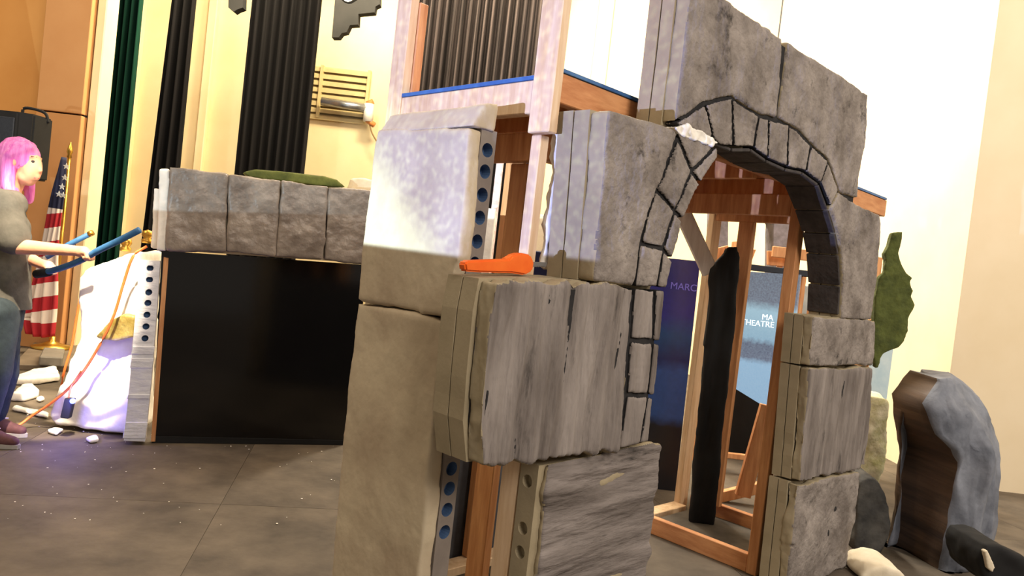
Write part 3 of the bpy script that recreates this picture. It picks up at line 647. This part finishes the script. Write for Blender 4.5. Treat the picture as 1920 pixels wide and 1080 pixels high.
def flag_mat():
    m = bpy.data.materials.new('flag_cloth'); m.use_nodes = True; t = m.node_tree; b = t.nodes['Principled BSDF']; b.inputs['Roughness'].default_value = .8
    a = t.nodes.new('ShaderNodeUVMap'); a.uv_map = 'uv'
    s = t.nodes.new('ShaderNodeSeparateXYZ'); t.links.new(a.outputs[0], s.inputs[0])
    # stripes run along the fly: count across v + slant by u
    ph = mnode(t, 'FRACT', mnode(t, 'MULTIPLY', mnode(t, 'ADD', s.outputs[1], mnode(t, 'MULTIPLY', s.outputs[0], .0)), 6.5))
    st_ = mnode(t, 'GREATER_THAN', ph, .5)
    mx = t.nodes.new('ShaderNodeMix'); mx.data_type = 'RGBA'; mx.inputs[6].default_value = lin((176, 32, 44)); mx.inputs[7].default_value = lin((232, 218, 206)); t.links.new(st_, mx.inputs[0])
    cn = mnode(t, 'GREATER_THAN', mnode(t, 'SUBTRACT', s.outputs[1], mnode(t, 'MULTIPLY', s.outputs[0], .02)), .71)
    m2 = t.nodes.new('ShaderNodeMix'); m2.data_type = 'RGBA'; t.links.new(cn, m2.inputs[0]); t.links.new(mx.outputs[2], m2.inputs[6]); m2.inputs[7].default_value = lin((30, 34, 66))
    t.links.new(m2.outputs[2], b.inputs['Base Color']); return m
bm = bmesh.new(); uvl = bm.loops.layers.uv.new('uv'); NV, NU = 50, 56; g = []
z0f, z1f = at(105, 628, 7.0).z, tp.z-.06
for j in range(NV+1):
    v = j/NV; z_ = z0f+(z1f-z0f)*v; row = []
    wdt = (.02+.36*(1-v)**.8)*(1 if v > .1 else .8+2*v)
    for i in range(NU+1):
        u = i/NU; fold = math.sin(u*math.pi*7+1.2*v)
        x = tp.x+.05*(1-v)-wdt*u*(.85)+.012*math.sin(v*9+u*4)
        y = 6.97-.03*(1-v)*fold-.02-.03*math.sin(u*math.pi)
        row.append(bm.verts.new((x, y, z_+(.10*u*u*(1-v) if v < .12 else 0)-.10*u*(1-v))))
    g.append(row)
for j in range(NV):
    for i in range(NU):
        f = bm.faces.new((g[j][i], g[j][i+1], g[j+1][i+1], g[j+1][i])); f.smooth = True
        for l, (a, b_) in zip(f.loops, ((i, j), (i+1, j), (i+1, j+1), (i, j+1))): l[uvl].uv = (a/NU, b_/NV)
cl = link('cloth', mesh_from(bm, 'cloth'), flag_mat(), FG)
md = cl.modifiers.new('s', 'SOLIDIFY'); md.thickness = .004
WH = mat('star_white', (226, 222, 216), None, .8)
for x, y in ((124, 312), (116, 350), (121, 333), (110, 364), (118, 366)):
    c = at(x, y, 6.9); pts = [c+Vector((math.sin(k*math.pi/5), 0, math.cos(k*math.pi/5)))*(.032 if k % 2 == 0 else .013) for k in range(10)]
    prism('star', pts, Vector((0, .004, 0)), WH, cl)
single('grey_equipment_box', mesh_from(bevel(prism_bm([fl(72, 686, .052), fl(116, 688, .052), fl(120, 670, .052), fl(80, 668, .052)], Vector((0, 0, .08))), .01), 'b'), mat('grey_box_plastic', (112, 106, 98), (130, 124, 116), .6), 'low grey box on the floor in front of the flag', 'box')
# loudspeaker on a stand
SPK = root('loudspeaker', Vector((at(20, 300, 6.2).x, 6.2, 0)), 'black loudspeaker with a top handle on a stand behind the woman', 'loudspeaker')
sa, sb = at(-60, 200, 6.0), at(70, 210, 6.0); zb = at(60, 335, 6.0).z
sec = [Vector((sa.x, 6.0, zb)), Vector((sb.x-.12, 5.95, zb)), Vector((sb.x-.02, 6.0, zb)), Vector((sb.x, 6.2, zb)), Vector((sb.x-.1, 6.35, zb)), Vector((sa.x, 6.35, zb))]
bm = bevel(prism_bm(sec, Vector((0, 0, sb.z-zb-.02))), .012, 2); link('cabinet', mesh_from(bm, 'cabinet'), MATTB, SPK)
bm = obox(Vector((sb.x-.16-sa.x, -.03, 0)), Vector((0, -.012, 0)), Vector((0, 0, sb.z-zb-.12)), Vector((sa.x+.02, 5.985, zb+.05)), .006); link('grille', mesh_from(bm, 'grille'), mat('blue_grey_grille', (36, 40, 48), (46, 50, 58), .5, 60), SPK)
tube('handle', spline([Vector((sb.x-.22, 6.15, sb.z-.03)), Vector((sb.x-.2, 6.15, sb.z+.04)), Vector((sb.x-.04, 6.15, sb.z+.02)), Vector((sb.x-.0, 6.15, sb.z-.06))]), .012, MATTB, SPK)
tube('pole', [Vector((sa.x-.08, 6.2, .4)), Vector((sa.x-.08, 6.2, zb))], .018, MATTB, SPK)
for k in range(3):
    a = k*2.1+.4; tube('leg', [Vector((sa.x-.08, 6.2, .5)), Vector((sa.x-.08+.22*math.cos(a), 6.2+.22*math.sin(a), .012))], .012, MATTB, SPK)

# ================================================================== CURTAINS AND BACK OF STAGE
def curtain(name, xa, xb, Y, zt, folds, m, label, amp=.07, flare=0.0, z0=.02):
    bm = bmesh.new(); nu = folds*10; nv = 6; g = []
    for j in range(nv+1):
        v = j/nv; row = []
        for i in range(nu+1):
            u = i/nu; x = xa-flare*(1-v)+(xb-xa+flare*(1-v))*u
            row.append(bm.verts.new((x, Y+amp*math.sin(u*folds*2*math.pi)+.5*amp*noise.noise(Vector((u*folds*1.3, v*2, Y))), z0+(zt-z0)*v)))
        g.append(row)
    for j in range(nv):
        for i in range(nu): bm.faces.new((g[j][i], g[j][i+1], g[j+1][i+1], g[j+1][i])).smooth = True
    o = single(name, mesh_from(bm, name), m, label, 'curtain', 'stage curtains')
    md = o.modifiers.new('s', 'SOLIDIFY'); md.thickness = .012
    return o
curtain('stage_curtain', at(182, 240, 7.9).x, at(247, 240, 7.9).x, 7.9, 7, 5, GREENC, 'dark green stage curtain beside the ochre pillar')
curtain('stage_curtain', at(318, 180, 8.6).x, at(351, 180, 8.6).x, 8.6, 7, 3, BLACKC, 'slim black stage curtain right of the green one', flare=.18)
curtain('stage_curtain', at(462, 120, 9.2).x, at(592, 120, 9.2).x, 9.2, 7, 8, BLACKC, 'broad black stage curtain left of the wall vent')
xg = at(540, 10, 9.0).x
curtain('stage_curtain', at(775, 100, 9.6).x, at(1022, 100, 9.6).x, 9.6, 7, 17, mat('black_velour_grey', (24, 22, 23), (66, 58, 58), .95, 3, 0, stretch=(5, 5, .1), spec=.1), 'wide black pleated curtain seen above the timber deck', amp=.1)
# hanging black pieces
def hang(px, Y, label):
    pts = [at(x, y, Y) for x, y in px]; 
    single('hanging_drape', mesh_from(prism_bm(pts, Vector((0, .12, 0))), 'h'), MATTB, label, 'drape')
hang([(432, -150), (428, 14), (438, 22), (444, 18), (455, 14), (462, -150)], 8.8, 'small black drape end hanging at the top left')
hang([(632, -150), (628, 0), (622, 70), (635, 70), (641, 62), (650, 60), (656, 47), (671, 46), (672, 26), (702, 23), (704, 12), (712, 8), (716, -150)], 8.8, 'black drape with stepped edge hanging above the vent')
lampc = at(652, -10, 8.3)
SL = root('stage_lamp', lampc, 'bright stage lamp at the top edge above the vent', 'stage lamp')
tube('housing', [lampc+Vector((0, .30, .16)), lampc+Vector((0, .02, .01))], .1, MATTB, SL, 16)
bmq = bmesh.new(); bmesh.ops.create_uvsphere(bmq, u_segments=14, v_segments=8, radius=.07); bmq.transform(Matrix.Translation(lampc)); link('lens', mesh_from(bmq, 'lens', True), mat('lamp_lens', (255, 240, 210), None, .3, emit=(255, 236, 200), estr=30), SL)
# wall vent with pipe
VN = root('wall_vent', at(640, 220, 10.9), 'metal wall vent grille with a silver pipe on the cream back wall', 'vent')
va, vb = at(578, 122, 10.95), at(694, 137, 10.95); vz1, vz0 = at(640, 130, 10.9).z, at(636, 220, 10.9).z
VM = mat('vent_metal', (196, 176, 128), (210, 190, 140), .5)
wbox('back_plate', va.x, vb.x, 10.96, 10.99, vz0, vz1, mat('vent_dark', (120, 104, 72), None, .8), VN)
for k in range(8):
    z_ = vz0+(vz1-vz0)*k/7; bm = obox(Vector((vb.x-va.x, 0, 0)), Vector((0, -.05, -.03)), Vector((0, .0, .055)), Vector((va.x, 10.97, z_-.03)), .003)
    link('slat', mesh_from(bm, 'slat'), VM, VN)
for x in (va.x, va.x+.22, vb.x): wbox('frame_bar', x-.02, x+.02, 10.89, 10.98, vz0-.03, vz1+.03, VM, VN)
tube('silver_pipe', [at(603, 190, 10.75), at(688, 203, 10.75)], .06, METALG, VN, 12)
for a, b in (((688, 195), (700, 190)), ((688, 225), (702, 235))): tube('copper_fitting', [at(*a, 10.75), at(*b, 10.75)], .04, mat('copper', (206, 130, 70), None, .4), VN, 8)
tube('pipe_drop', [at(692, 195, 10.75), at(690, 228, 10.75)], .07, WHITEF, VN, 10)
tube('cable', spline([at(692, 230, 10.75), at(698, 250, 10.75), at(708, 268, 10.75)]), .012, mat('brown_cable', (140, 110, 70), None, .6), VN, 6)

# ================================================================== ROCKS AND BUSH ON THE RIGHT
bush = [(1672, 436), (1693, 434), (1690, 455), (1686, 475), (1690, 495), (1700, 512), (1712, 520), (1706, 530), (1713, 545), (1709, 556), (1716, 572), (1708, 585), (1702, 600), (1703, 620), (1696, 640), (1685, 650), (1668, 657), (1655, 664), (1647, 690), (1640, 690), (1636, 640), (1640, 560), (1648, 520), (1658, 510), (1660, 490), (1658, 475), (1666, 460)]
pts = [at(x, y, 4.3) for x, y in bush]
BU = root('painted_bush', at(1650, 690, 4.3), 'dark green cut-out bush standing behind the right arch pillar', 'bush prop')
bm = remesh(prism_bm(pts, Vector((.02, .07, 0))), .008, 1); displace(bm, .006, 14, (1, 1, 1), False)
link('foliage', mesh_from(bm, 'foliage', True), mat('dark_olive_leaf', (62, 70, 30), (88, 96, 44), .9, 14, .4, 30), BU)
prism('support_stake', [at(x, y, 4.38) for x, y in ((1622, 600), (1636, 600), (1600, 960), (1586, 960))], Vector((0, .04, 0)), WOOD, BU)
me = floorclamp(blob('y', ((1625, 742), (1650, 742), (1668, 748), (1670, 765), (1664, 790), (1668, 830), (1654, 880), (1640, 985), (1590, 985), (1610, 760)), 4.6, .25, None, .015, 2, .02, 7))
YR = mat('mossy_cream_paint', (232, 224, 196), (176, 172, 116), .85, 9, .5, 20)
single('mossy_foam_rock', me, YR, 'cream foam rock with mossy streaks beside the arch pillar', 'foam rock')
DG = mat('dark_rock_paint', (44, 44, 44), (84, 82, 78), .8, 6, .4, 20)
me = floorclamp(blob('d', ((1612, 905), (1630, 893), (1650, 900), (1664, 925), (1671, 965), (1668, 1010), (1650, 1045), (1625, 1062), (1602, 1050), (1604, 960)), 4.0, .3, None, .016, 4, .02, 5))
single('dark_foam_rock', me, DG, 'dark rounded foam rock at the foot of the arch pillar', 'foam rock')
me = floorclamp(blob('q', ((1612, 1085), (1630, 1068), (1660, 1062), (1690, 1070), (1706, 1090), (1650, 1105)), 3.55, .25, None, .014, 4, .01, 6))
single('pale_foam_rock', me, CREAMF, 'pale low foam rock at the bottom edge beside the standing rock', 'foam rock')
# large standing shell rock: loft of horizontal sections (left outline, ridge, right outline)
secs = [(1100, 1650, 1752, 1850), (1046, 1664, 1760, 1853), (993, 1676, 1771, 1859), (926, 1684, 1785, 1866), (859, 1688, 1795, 1869), (834, 1689, 1782, 1868), (806, 1690, 1753, 1866), (785, 1692, 1744, 1860), (765, 1694, 1737, 1846), (748, 1697, 1730, 1832), (731, 1708, 1738, 1818), (716, 1720, 1752, 1803), (706, 1730, 1758, 1790), (701, 1738, 1756, 1778)]
def P3(x, y, Y): p = at(x, y, Y); return p
bm = bmesh.new(); rows = []
GR = mat('blue_grey_rock_paint', (92, 96, 106), (136, 140, 150), .8, 4, .5, 12)
BR = mat('brown_inner_paint', (40, 30, 24), (96, 74, 56), .6, 3, .2, 8, stretch=(.2, .2, 3))
NB, NR, NK = 14, 26, 14
for y, xl, xb, xr in secs:
    dy = (xl-1650)*0
    top = max(0, (760-y)/60) if y < 760 else 0
    l, b, r = P3(xl, y, 4.1), P3(xb, y+8, 3.85+.1*top), P3(xr, y-4, 4.12)
    zc = (l.z+b.z+r.z)/3; k = [];
    for i in range(NB): t = i/NB; p = l.lerp(b, t); p.y += .22*math.sin(t*math.pi); k.append(p)
    for i in range(NR): t = i/NR; p = b.lerp(r, t); p.y -= .12*math.sin(t*math.pi)*(1-.4*min(1, top)); k.append(p)
    bk = (l+r)/2+Vector((0, .32*(1-.5*min(1, top)), 0))
    for i in range(NK): t = i/NK; p = r.lerp(bk, t*2) if t < .5 else bk.lerp(l, t*2-1); k.append(p)
    rows.append(k)
# refine vertically
fine = []
for a, b in zip(rows[:-1], rows[1:]):
    n_ = max(1, int((b[0]-a[0]).length/.03))
    for j in range(n_): fine.append([p.lerp(q, j/n_) for p, q in zip(a, b)])
fine.append(rows[-1]); M_ = len(fine[0]); vv = []
for k in fine:
    row = []
    for i, p in enumerate(k):
        p = p.copy()
        if i > NB or i == 0:
            h = noise.fractal(Vector((p.x*9, p.y*9, p.z*2.2)), 1, 2, 4); p.y -= h*.05+.03*abs(noise.noise(Vector((p.x*14, p.y*5, p.z*1.6)))); p.x += .02*noise.noise(p*6)
        else: p.y += .02*noise.noise(Vector((p.x*2, 0, p.z*14)))
        p.z = max(p.z, .002); row.append(bm.verts.new(p))
    vv.append(row)
for j in range(len(vv)-1):
    for i in range(M_):
        f = bm.faces.new((vv[j][i], vv[j][(i+1) % M_], vv[j+1][(i+1) % M_], vv[j+1][i])); f.smooth = True; f.material_index = 1 if i < NB else 0
bm.faces.new(vv[0][::-1]); bm.faces.new(vv[-1]); bmesh.ops.recalc_face_normals(bm, faces=bm.faces)
single('standing_foam_rock', mesh_from(bm, 'sr'), [GR, BR], 'tall standing foam rock with grey folds and a dark brown hollow side', 'foam rock')
me = floorclamp(blob('bk', ((1838, 1040), (1850, 1022), (1880, 1022), (1905, 1038), (1935, 1055), (1935, 1110), (1870, 1110), (1845, 1085)), 3.35, .3, None, .014, 4, .012, 8))
BC = single('black_cloth_bundle', me, MATTB, 'black cloth bundle at the bottom right corner', 'cloth')
me = blob('pp', ((1846, 1034), (1852, 1032), (1866, 1064), (1862, 1074), (1852, 1066)), 3.33, .03, None, .006, 2, .003, 9)
o = link('pale_lining', me, CREAMF, BC); o.matrix_parent_inverse = Matrix.Translation(-BC.location)

# ================================================================== THINGS SEEN THROUGH THE TOWER
def slab(name, px, Y, th, m, label, cat, group=None, bev=.004):
    return single(name, mesh_from(bevel(prism_bm([at(x, y, Y) for x, y in px], Vector((0, th, 0))), bev), name), m, label, cat, group)
def downto(px, Y):                                   # stretch the two lowest points to the floor
    return px
def stand(name, x0, x1, y0, Y, th, m, label, cat):
    a, b = at(x0, y0, Y), at(x1, y0, Y); z1 = max(a.z, b.z)
    bm = obox(Vector((b.x-a.x, 0, 0)), Vector((0, th, 0)), Vector((0, 0, z1-.0)), Vector((a.x, Y, 0)), .006)
    return single(name, mesh_from(bm, name), m, label, cat)
stand('foam_column', 902, 930, 392, 5.0, .2, WHITEF, 'white foam column standing behind the holed pillar', 'foam column')
stand('brick_print_column', 933, 946, 285, 5.3, .1, mat('brick_print', (226, 190, 186), (246, 236, 240), .8, 22), 'narrow pale pink mottled board behind the grey post', 'board')
stand('carton', 992, 1030, 404, 5.4, .3, CREAMF, 'cream carton seen between the timber posts', 'box')
stand('white_carton', 966, 996, 440, 5.1, .2, WHITEF, 'small white carton between the timber posts', 'box')
stand('navy_tub', 955, 1040, 474, 4.6, .3, mat('navy_plastic', (24, 32, 74), (30, 40, 88), .5), 'navy tub behind the orange saw', 'tub')
# far foam arch
fa_ = [(1320, 392), (1366, 390), (1362, 455), (1340, 470), (1300, 470), (1300, 400)]
FA = root('far_foam_arch', at(1400, 470, 6.0), 'small grey foam arch far behind seen through the doorway', 'foam arch')
def far(nm, px, Y, th, m): prism(nm, [at(x, y, Y) for x, y in px], Vector((0, th, 0)), m, FA, .004)
FST = mat('far_stone_paint', (110, 104, 104), (150, 144, 150), .9, 8, .3, 20)
far('pier', ((1338, 388), (1366, 391), (1363, 700), (1330, 700)), 6.0, .2, FST)
far('pier', ((1452, 396), (1472, 398), (1500, 400), (1494, 700), (1446, 700), (1450, 440)), 6.0, .2, FST)
far('lintel', ((1338, 360), (1504, 372), (1500, 400), (1452, 396), (1440, 392), (1366, 391), (1338, 388)), 6.0, .2, FST)
far('arch_curve', ((1432, 392), (1456, 396), (1452, 450), (1448, 420)), 6.02, .16, FST)
SH = root('timber_shelf', at(1400, 480, 5.6), 'rough pine planks across the far arch opening', 'shelf')
for p in (((1341, 466), (1366, 460), (1366, 492), (1344, 496)), ((1386, 466), (1418, 468), (1408, 494), (1386, 490)), ((1441, 470), (1478, 472), (1476, 500), (1441, 497))):
    prism('plank', [at(x, y, 5.6) for x, y in p], Vector((0, .05, 0)), WOOD, SH, .003)
for x0, x1 in ((1345, 1353), (1460, 1468)): prism('leg', [at(x0, 495, 5.62), at(x1, 495, 5.62), Vector((at(x1, 495, 5.62).x, 5.62, 0)), Vector((at(x0, 495, 5.62).x, 5.62, 0))], Vector((0, .04, 0)), WOOD, SH)
RL = root('railing', at(1520, 600, 5.4), 'low railing with brown balusters seen right of the jamb post', 'railing')
yr = 5.4; ra, rb = at(1480, 512, yr), at(1650, 528, yr); zt = at(1520, 512, yr).z
wbox('top_rail', ra.x-.4, rb.x, yr, yr+.05, zt-.03, zt+.015, mat('dark_blue_rail', (30, 34, 44), None, .6), RL, .004)
wbox('wood_rail', ra.x-.1, rb.x, yr+.1, yr+.14, zt+.09, zt+.17, WOOD, RL, .004)
wbox('bottom_rail', ra.x-.4, rb.x, yr, yr+.04, .1, .14, WOOD, RL, .004)
for k in range(9): x = ra.x-.05+k*.075; wbox('baluster', x, x+.03, yr+.005, yr+.04, .1, zt-.03, WOOD, RL, .003)
for x in (ra.x-.4, rb.x-.04): wbox('post', x, x+.04, yr, yr+.14, 0, zt+.17, WOOD, RL, .003)
single('pale_blue_flat', mesh_from(obox(Vector((.75, 0, 0)), Vector((0, .03, 0)), Z*1.42, Vector((at(1490, 600, 5.8).x, 5.72, 0)), .004), 'f'), mat('pale_blue_paint', (176, 206, 220), (206, 226, 232), .8, 6), 'pale blue painted flat behind the railing', 'flat')

# ================================================================== PERSON
def cap_union(parts, vox, smooth=2):
    """parts: ('c', p0, r0, p1, r1) tapered capsule, ('e', centre, (rx, ry, rz), rotation about y)"""
    bm = bmesh.new()
    for p in parts:
        if p[0] == 'c':
            _, a, ra_, b, rb_ = p; a, b = Vector(a), Vector(b); ax = b-a; qr = ax.to_track_quat('Z', 'Y').to_matrix().to_4x4()
            bmesh.ops.create_cone(bm, cap_ends=True, segments=20, radius1=ra_, radius2=rb_, depth=ax.length, matrix=Matrix.Translation((a+b)/2) @ qr)
            for c, r in ((a, ra_), (b, rb_)): bmesh.ops.create_icosphere(bm, subdivisions=3, radius=r, matrix=Matrix.Translation(c))
        else:
            _, c, rr_, an_ = p
            bmesh.ops.create_icosphere(bm, subdivisions=3, radius=1, matrix=Matrix.Translation(Vector(c)) @ Matrix.Rotation(an_, 4, 'Y') @ Matrix.Diagonal((*rr_, 1)))
    return remesh(bm, vox, smooth)
YP = 4.2
def J(x, y, dy=0.0): return at(x, y, YP+dy)
PE = root('person', Vector((J(-10, 830).x, YP, 0)), 'woman with long pink hair in a grey t-shirt holding blue foam tubes', 'person')
SKIN = mat('skin', (214, 150, 118), (226, 166, 134), .6, 8)
hd = J(42, 306)
neck, chest, pelvis = J(14, 365), J(-2, 430), J(-8, 580)
shR, shL = J(8, 382, -.17), J(14, 380, .17)
elR, wrR, haR = J(30, 462, -.2), J(140, 470, -.26), J(160, 473, -.27)
elL, wrL, haL = J(28, 470, .2), J(74, 494, .0), J(92, 500, -.06)
hipR, hipL = J(-8, 590, -.09), J(-4, 590, .09)
knR, knL = J(-8, 700, -.1), J(6, 700, .1); anR, anL = J(-34, 806, -.1), J(-18, 800, .12)
body = [('e', hd+Vector((-.012, 0, .022)), (.095, .075, .102), 0), ('c', hd+Vector((.03, 0, -.07)), .052, hd+Vector((.045, 0, -.088)), .036), ('e', hd+Vector((.055, 0, -.03)), (.05, .056, .085), .12),
        ('c', hd+Vector((.084, 0, .014)), .009, hd+Vector((.106, 0, -.030)), .011), ('e', hd+Vector((.090, 0, -.064)), (.014, .024, .009), 0), ('e', hd+Vector((.086, 0, -.080)), (.013, .02, .009), 0),
        ('e', hd+Vector((.072, 0, .036)), (.020, .05, .016), 0),
        ('c', hd+Vector((-.02, 0, -.05)), .056, neck, .058), ('c', neck, .07, chest, .11), ('c', chest, .115, pelvis, .12),
        ('c', shR, .055, elR, .043), ('c', elR, .043, wrR, .028), ('c', shL, .055, elL, .043), ('c', elL, .043, wrL, .028), ('c', shR, .06, shL, .06),
        ('c', hipR, .085, knR, .06), ('c', hipL, .085, knL, .06), ('c', knR, .055, anR, .036), ('c', knL, .055, anL, .036), ('c', hipR, .1, hipL, .1)]
for s_ in (-1, 1): body.append(('e', hd+Vector((-.005, .078*s_, -.005)), (.022, .010, .034), .2))
def hand(w, h, side, tdir):
    """palm from wrist w toward h; fingers curl round the tube direction tdir"""
    ax = (h-w).normalized(); dn = -(Z-ax*Z.dot(ax)).normalized(); sd = ax.cross(dn).normalized()
    P = [('c', w, .027, h-ax*.01, .032)]
    for i, L in enumerate((.030, .034, .032, .025)):
        k = h+sd*(.024-.016*i)+ax*.022; P.append(('c', h+sd*(.02-.014*i), .012, k, .0105))
        m_ = k+ax*.012+dn*L; P.append(('c', k, .0105, m_, .0095)); P.append(('c', m_, .0095, m_-ax*.022+dn*.006, .008))
    tb = w+ax*.02+sd*.03; P.append(('c', w+ax*.012+sd*.012, .017, tb, .014)); P.append(('c', tb, .014, tb+ax*.035+dn*.02, .011)); P.append(('c', tb+ax*.035+dn*.02, .011, tb+ax*.05+dn*.034-sd*.012, .009))
    return P
body += hand(wrR, haR, 1, None)+hand(wrL, haL, -1, None)
bm = cap_union(body, .0065, 2); link('body', mesh_from(bm, 'body', True), SKIN, PE)
SHIRT = mat('grey_shirt_cotton', (68, 66, 60), (88, 85, 78), .95, 10, .25, 14)
sh = [('c', neck+Vector((-.01, 0, -.05)), .085, chest, .145), ('c', chest, .15, pelvis+Vector((.01, 0, .0)), .165), ('c', chest+Vector((.06, 0, .02)), .1, chest+Vector((.05, 0, -.1)), .11), ('c', shR+Vector((0, .05, 0)), .085, shL-Vector((0, .05, 0)), .085),
      ('c', shR, .082, shR.lerp(elR, .8), .088), ('c', shL, .082, shL.lerp(elL, .8), .088)]
bm = cap_union(sh, .012, 3); displace(bm, .008, 7, (1, 1, .6), False, 3)
zc_ = J(20, 578).z
bmesh.ops.bisect_plane(bm, geom=list(bm.verts)+list(bm.edges)+list(bm.faces), plane_co=(0, 0, zc_), plane_no=(0, 0, -1), clear_outer=True)
for nm_, a_, b_ in (('R', shR, elR), ('L', shL, elL)): pass
link('t_shirt', mesh_from(bm, 't_shirt', True), SHIRT, PE)
JEAN = mat('dark_jeans', (22, 32, 38), (38, 50, 56), .9, 12, .2, 30)
jn = [('c', hipR, .115, knR, .082), ('c', hipL, .115, knL, .082), ('c', knR, .08, anR, .062), ('c', knL, .08, anL, .062), ('c', pelvis+Vector((0, 0, .0)), .145, pelvis-Vector((0, 0, .08)), .14)]
bm = cap_union(jn, .012, 2); displace(bm, .005, 9, (1, 1, 1), False, 5); link('jeans', mesh_from(bm, 'jeans', True), JEAN, PE)
SHOE = mat('dark_red_sneaker', (70, 40, 42), (92, 58, 58), .8, 20); SOLE = mat('pale_sole', (150, 146, 140), None, .8)
for an_, tip in ((anR, .2), (anL, .2)):
    b0 = Vector((an_.x, an_.y, .055))
    bm = cap_union([('c', b0+Vector((-.03, 0, .01)), .045, b0+Vector((.09, 0, -.005)), .042), ('c', b0+Vector((.09, 0, -.01)), .042, b0+Vector((tip-.02, 0, -.018)), .030), ('c', b0, .045, an_+Vector((0, 0, .02)), .05)], .008, 2)
    so = link('sneaker', floorclamp(mesh_from(bm, 'sneaker', True)), SHOE, PE)
    pts = [Vector((b0.x+.075+.145*math.cos(t)*(1), b0.y+.045*math.sin(t), .003)) for t in [k*math.pi/10 for k in range(20)]]
    prism('sole', pts, Vector((0, 0, .022)), SOLE, so)
    tube('lace', [b0+Vector((.05, -.03, .05)), b0+Vector((.08, .03, .04))], .004, WHITEF, so, 6)
HAIR = mat('pink_hair', (200, 86, 168), (232, 138, 196), .5, 14, .4, 40, stretch=(3, 3, .3))
hr = [('e', hd+Vector((-.028, 0, .038)), (.112, .094, .106), .1), ('c', hd+Vector((-.06, 0, .0)), .09, hd+Vector((-.085, 0, -.16)), .075), ('c', hd+Vector((-.075, 0, -.1)), .08, hd+Vector((-.05, -.05, -.25)), .05),
      ('c', hd+Vector((-.03, -.075, .0)), .038, hd+Vector((-.01, -.09, -.13)), .032), ('c', hd+Vector((-.01, -.09, -.13)), .032, hd+Vector((.045, -.11, -.25)), .018),
      ('c', hd+Vector((.0, .07, .0)), .034, hd+Vector((.0, .085, -.2)), .022), ('c', hd+Vector((.04, -.04, .085)), .035, hd+Vector((-.02, -.085, .03)), .03)]
bm = cap_union(hr, .008, 2); displace(bm, .006, 12, (3, 3, .5), False, 2); link('hair', mesh_from(bm, 'hair', True), HAIR, PE)
EYE = mat('eye_dark', (40, 34, 34), None, .3); LIP = mat('lip', (190, 96, 96), None, .5); BROW = mat('brow', (120, 70, 66), None, .8)
for s_ in (-1, 1):
    bmq = bmesh.new(); bmesh.ops.create_icosphere(bmq, subdivisions=2, radius=.012, matrix=Matrix.Translation(hd+Vector((.078, .032*s_, .012)))); link('eye', mesh_from(bmq, 'eye', True), EYE, PE)
    tube('eyebrow', [hd+Vector((.086, .014*s_, .040)), hd+Vector((.076, .046*s_, .040))], .004, BROW, PE, 6)
tube('mouth', [hd+Vector((.086, -.024, -.073)), hd+Vector((.098, 0, -.072)), hd+Vector((.086, .024, -.073))], .005, LIP, PE, 6)
TUBE = mat('blue_foam_tube', (44, 92, 140), (60, 112, 160), .6, 20)
o = tube('foam_tube', spline([J(72, 513, -.10), J(110, 504, -.17), J(150, 489, -.25), J(182, 471, -.29), J(225, 450, -.3), J(262, 431, -.3)]), .017, TUBE)
tag(o, 'long blue foam tube held in both hands of the woman', 'foam tube', 'blue foam tubes')
o2 = tube('foam_tube', [J(88, 482, .1), J(128, 459, .1), J(170, 438, .1)], .015, TUBE)
tag(o2, 'short blue foam tube with a gold tip behind her forearm', 'foam tube', 'blue foam tubes')
o3 = tube('gold_tip', [J(167, 439.5, .1), J(174, 436, .1)], .0165, GOLD, o2)
o4 = tube('black_grip', [J(68, 514, -.09), J(92, 510, -.13)], .024, MATTB, o)
# foam crumbs strewn over the floor
bm = bmesh.new()
for k in range(90):
    x, y = random.uniform(0, 640), 836+random.random()**2*150
    if random.random() < .3: x, y = random.uniform(40, 300), random.uniform(770, 840)
    c = fl(x, y, .004); bmesh.ops.create_icosphere(bm, subdivisions=1, radius=random.uniform(.0015, .0045), matrix=Matrix.Translation(c) @ Matrix.Diagonal((random.uniform(.6, 1.6), random.uniform(.6, 1.6), .5, 1)))
tag(recentre(link('foam_crumbs', mesh_from(bm, 'foam_crumbs'), WHITEF)), 'white foam crumbs strewn over the stage floor', 'crumbs', kind='stuff')
for e in ROOTS:
    if '_w' in e: del e['_w']
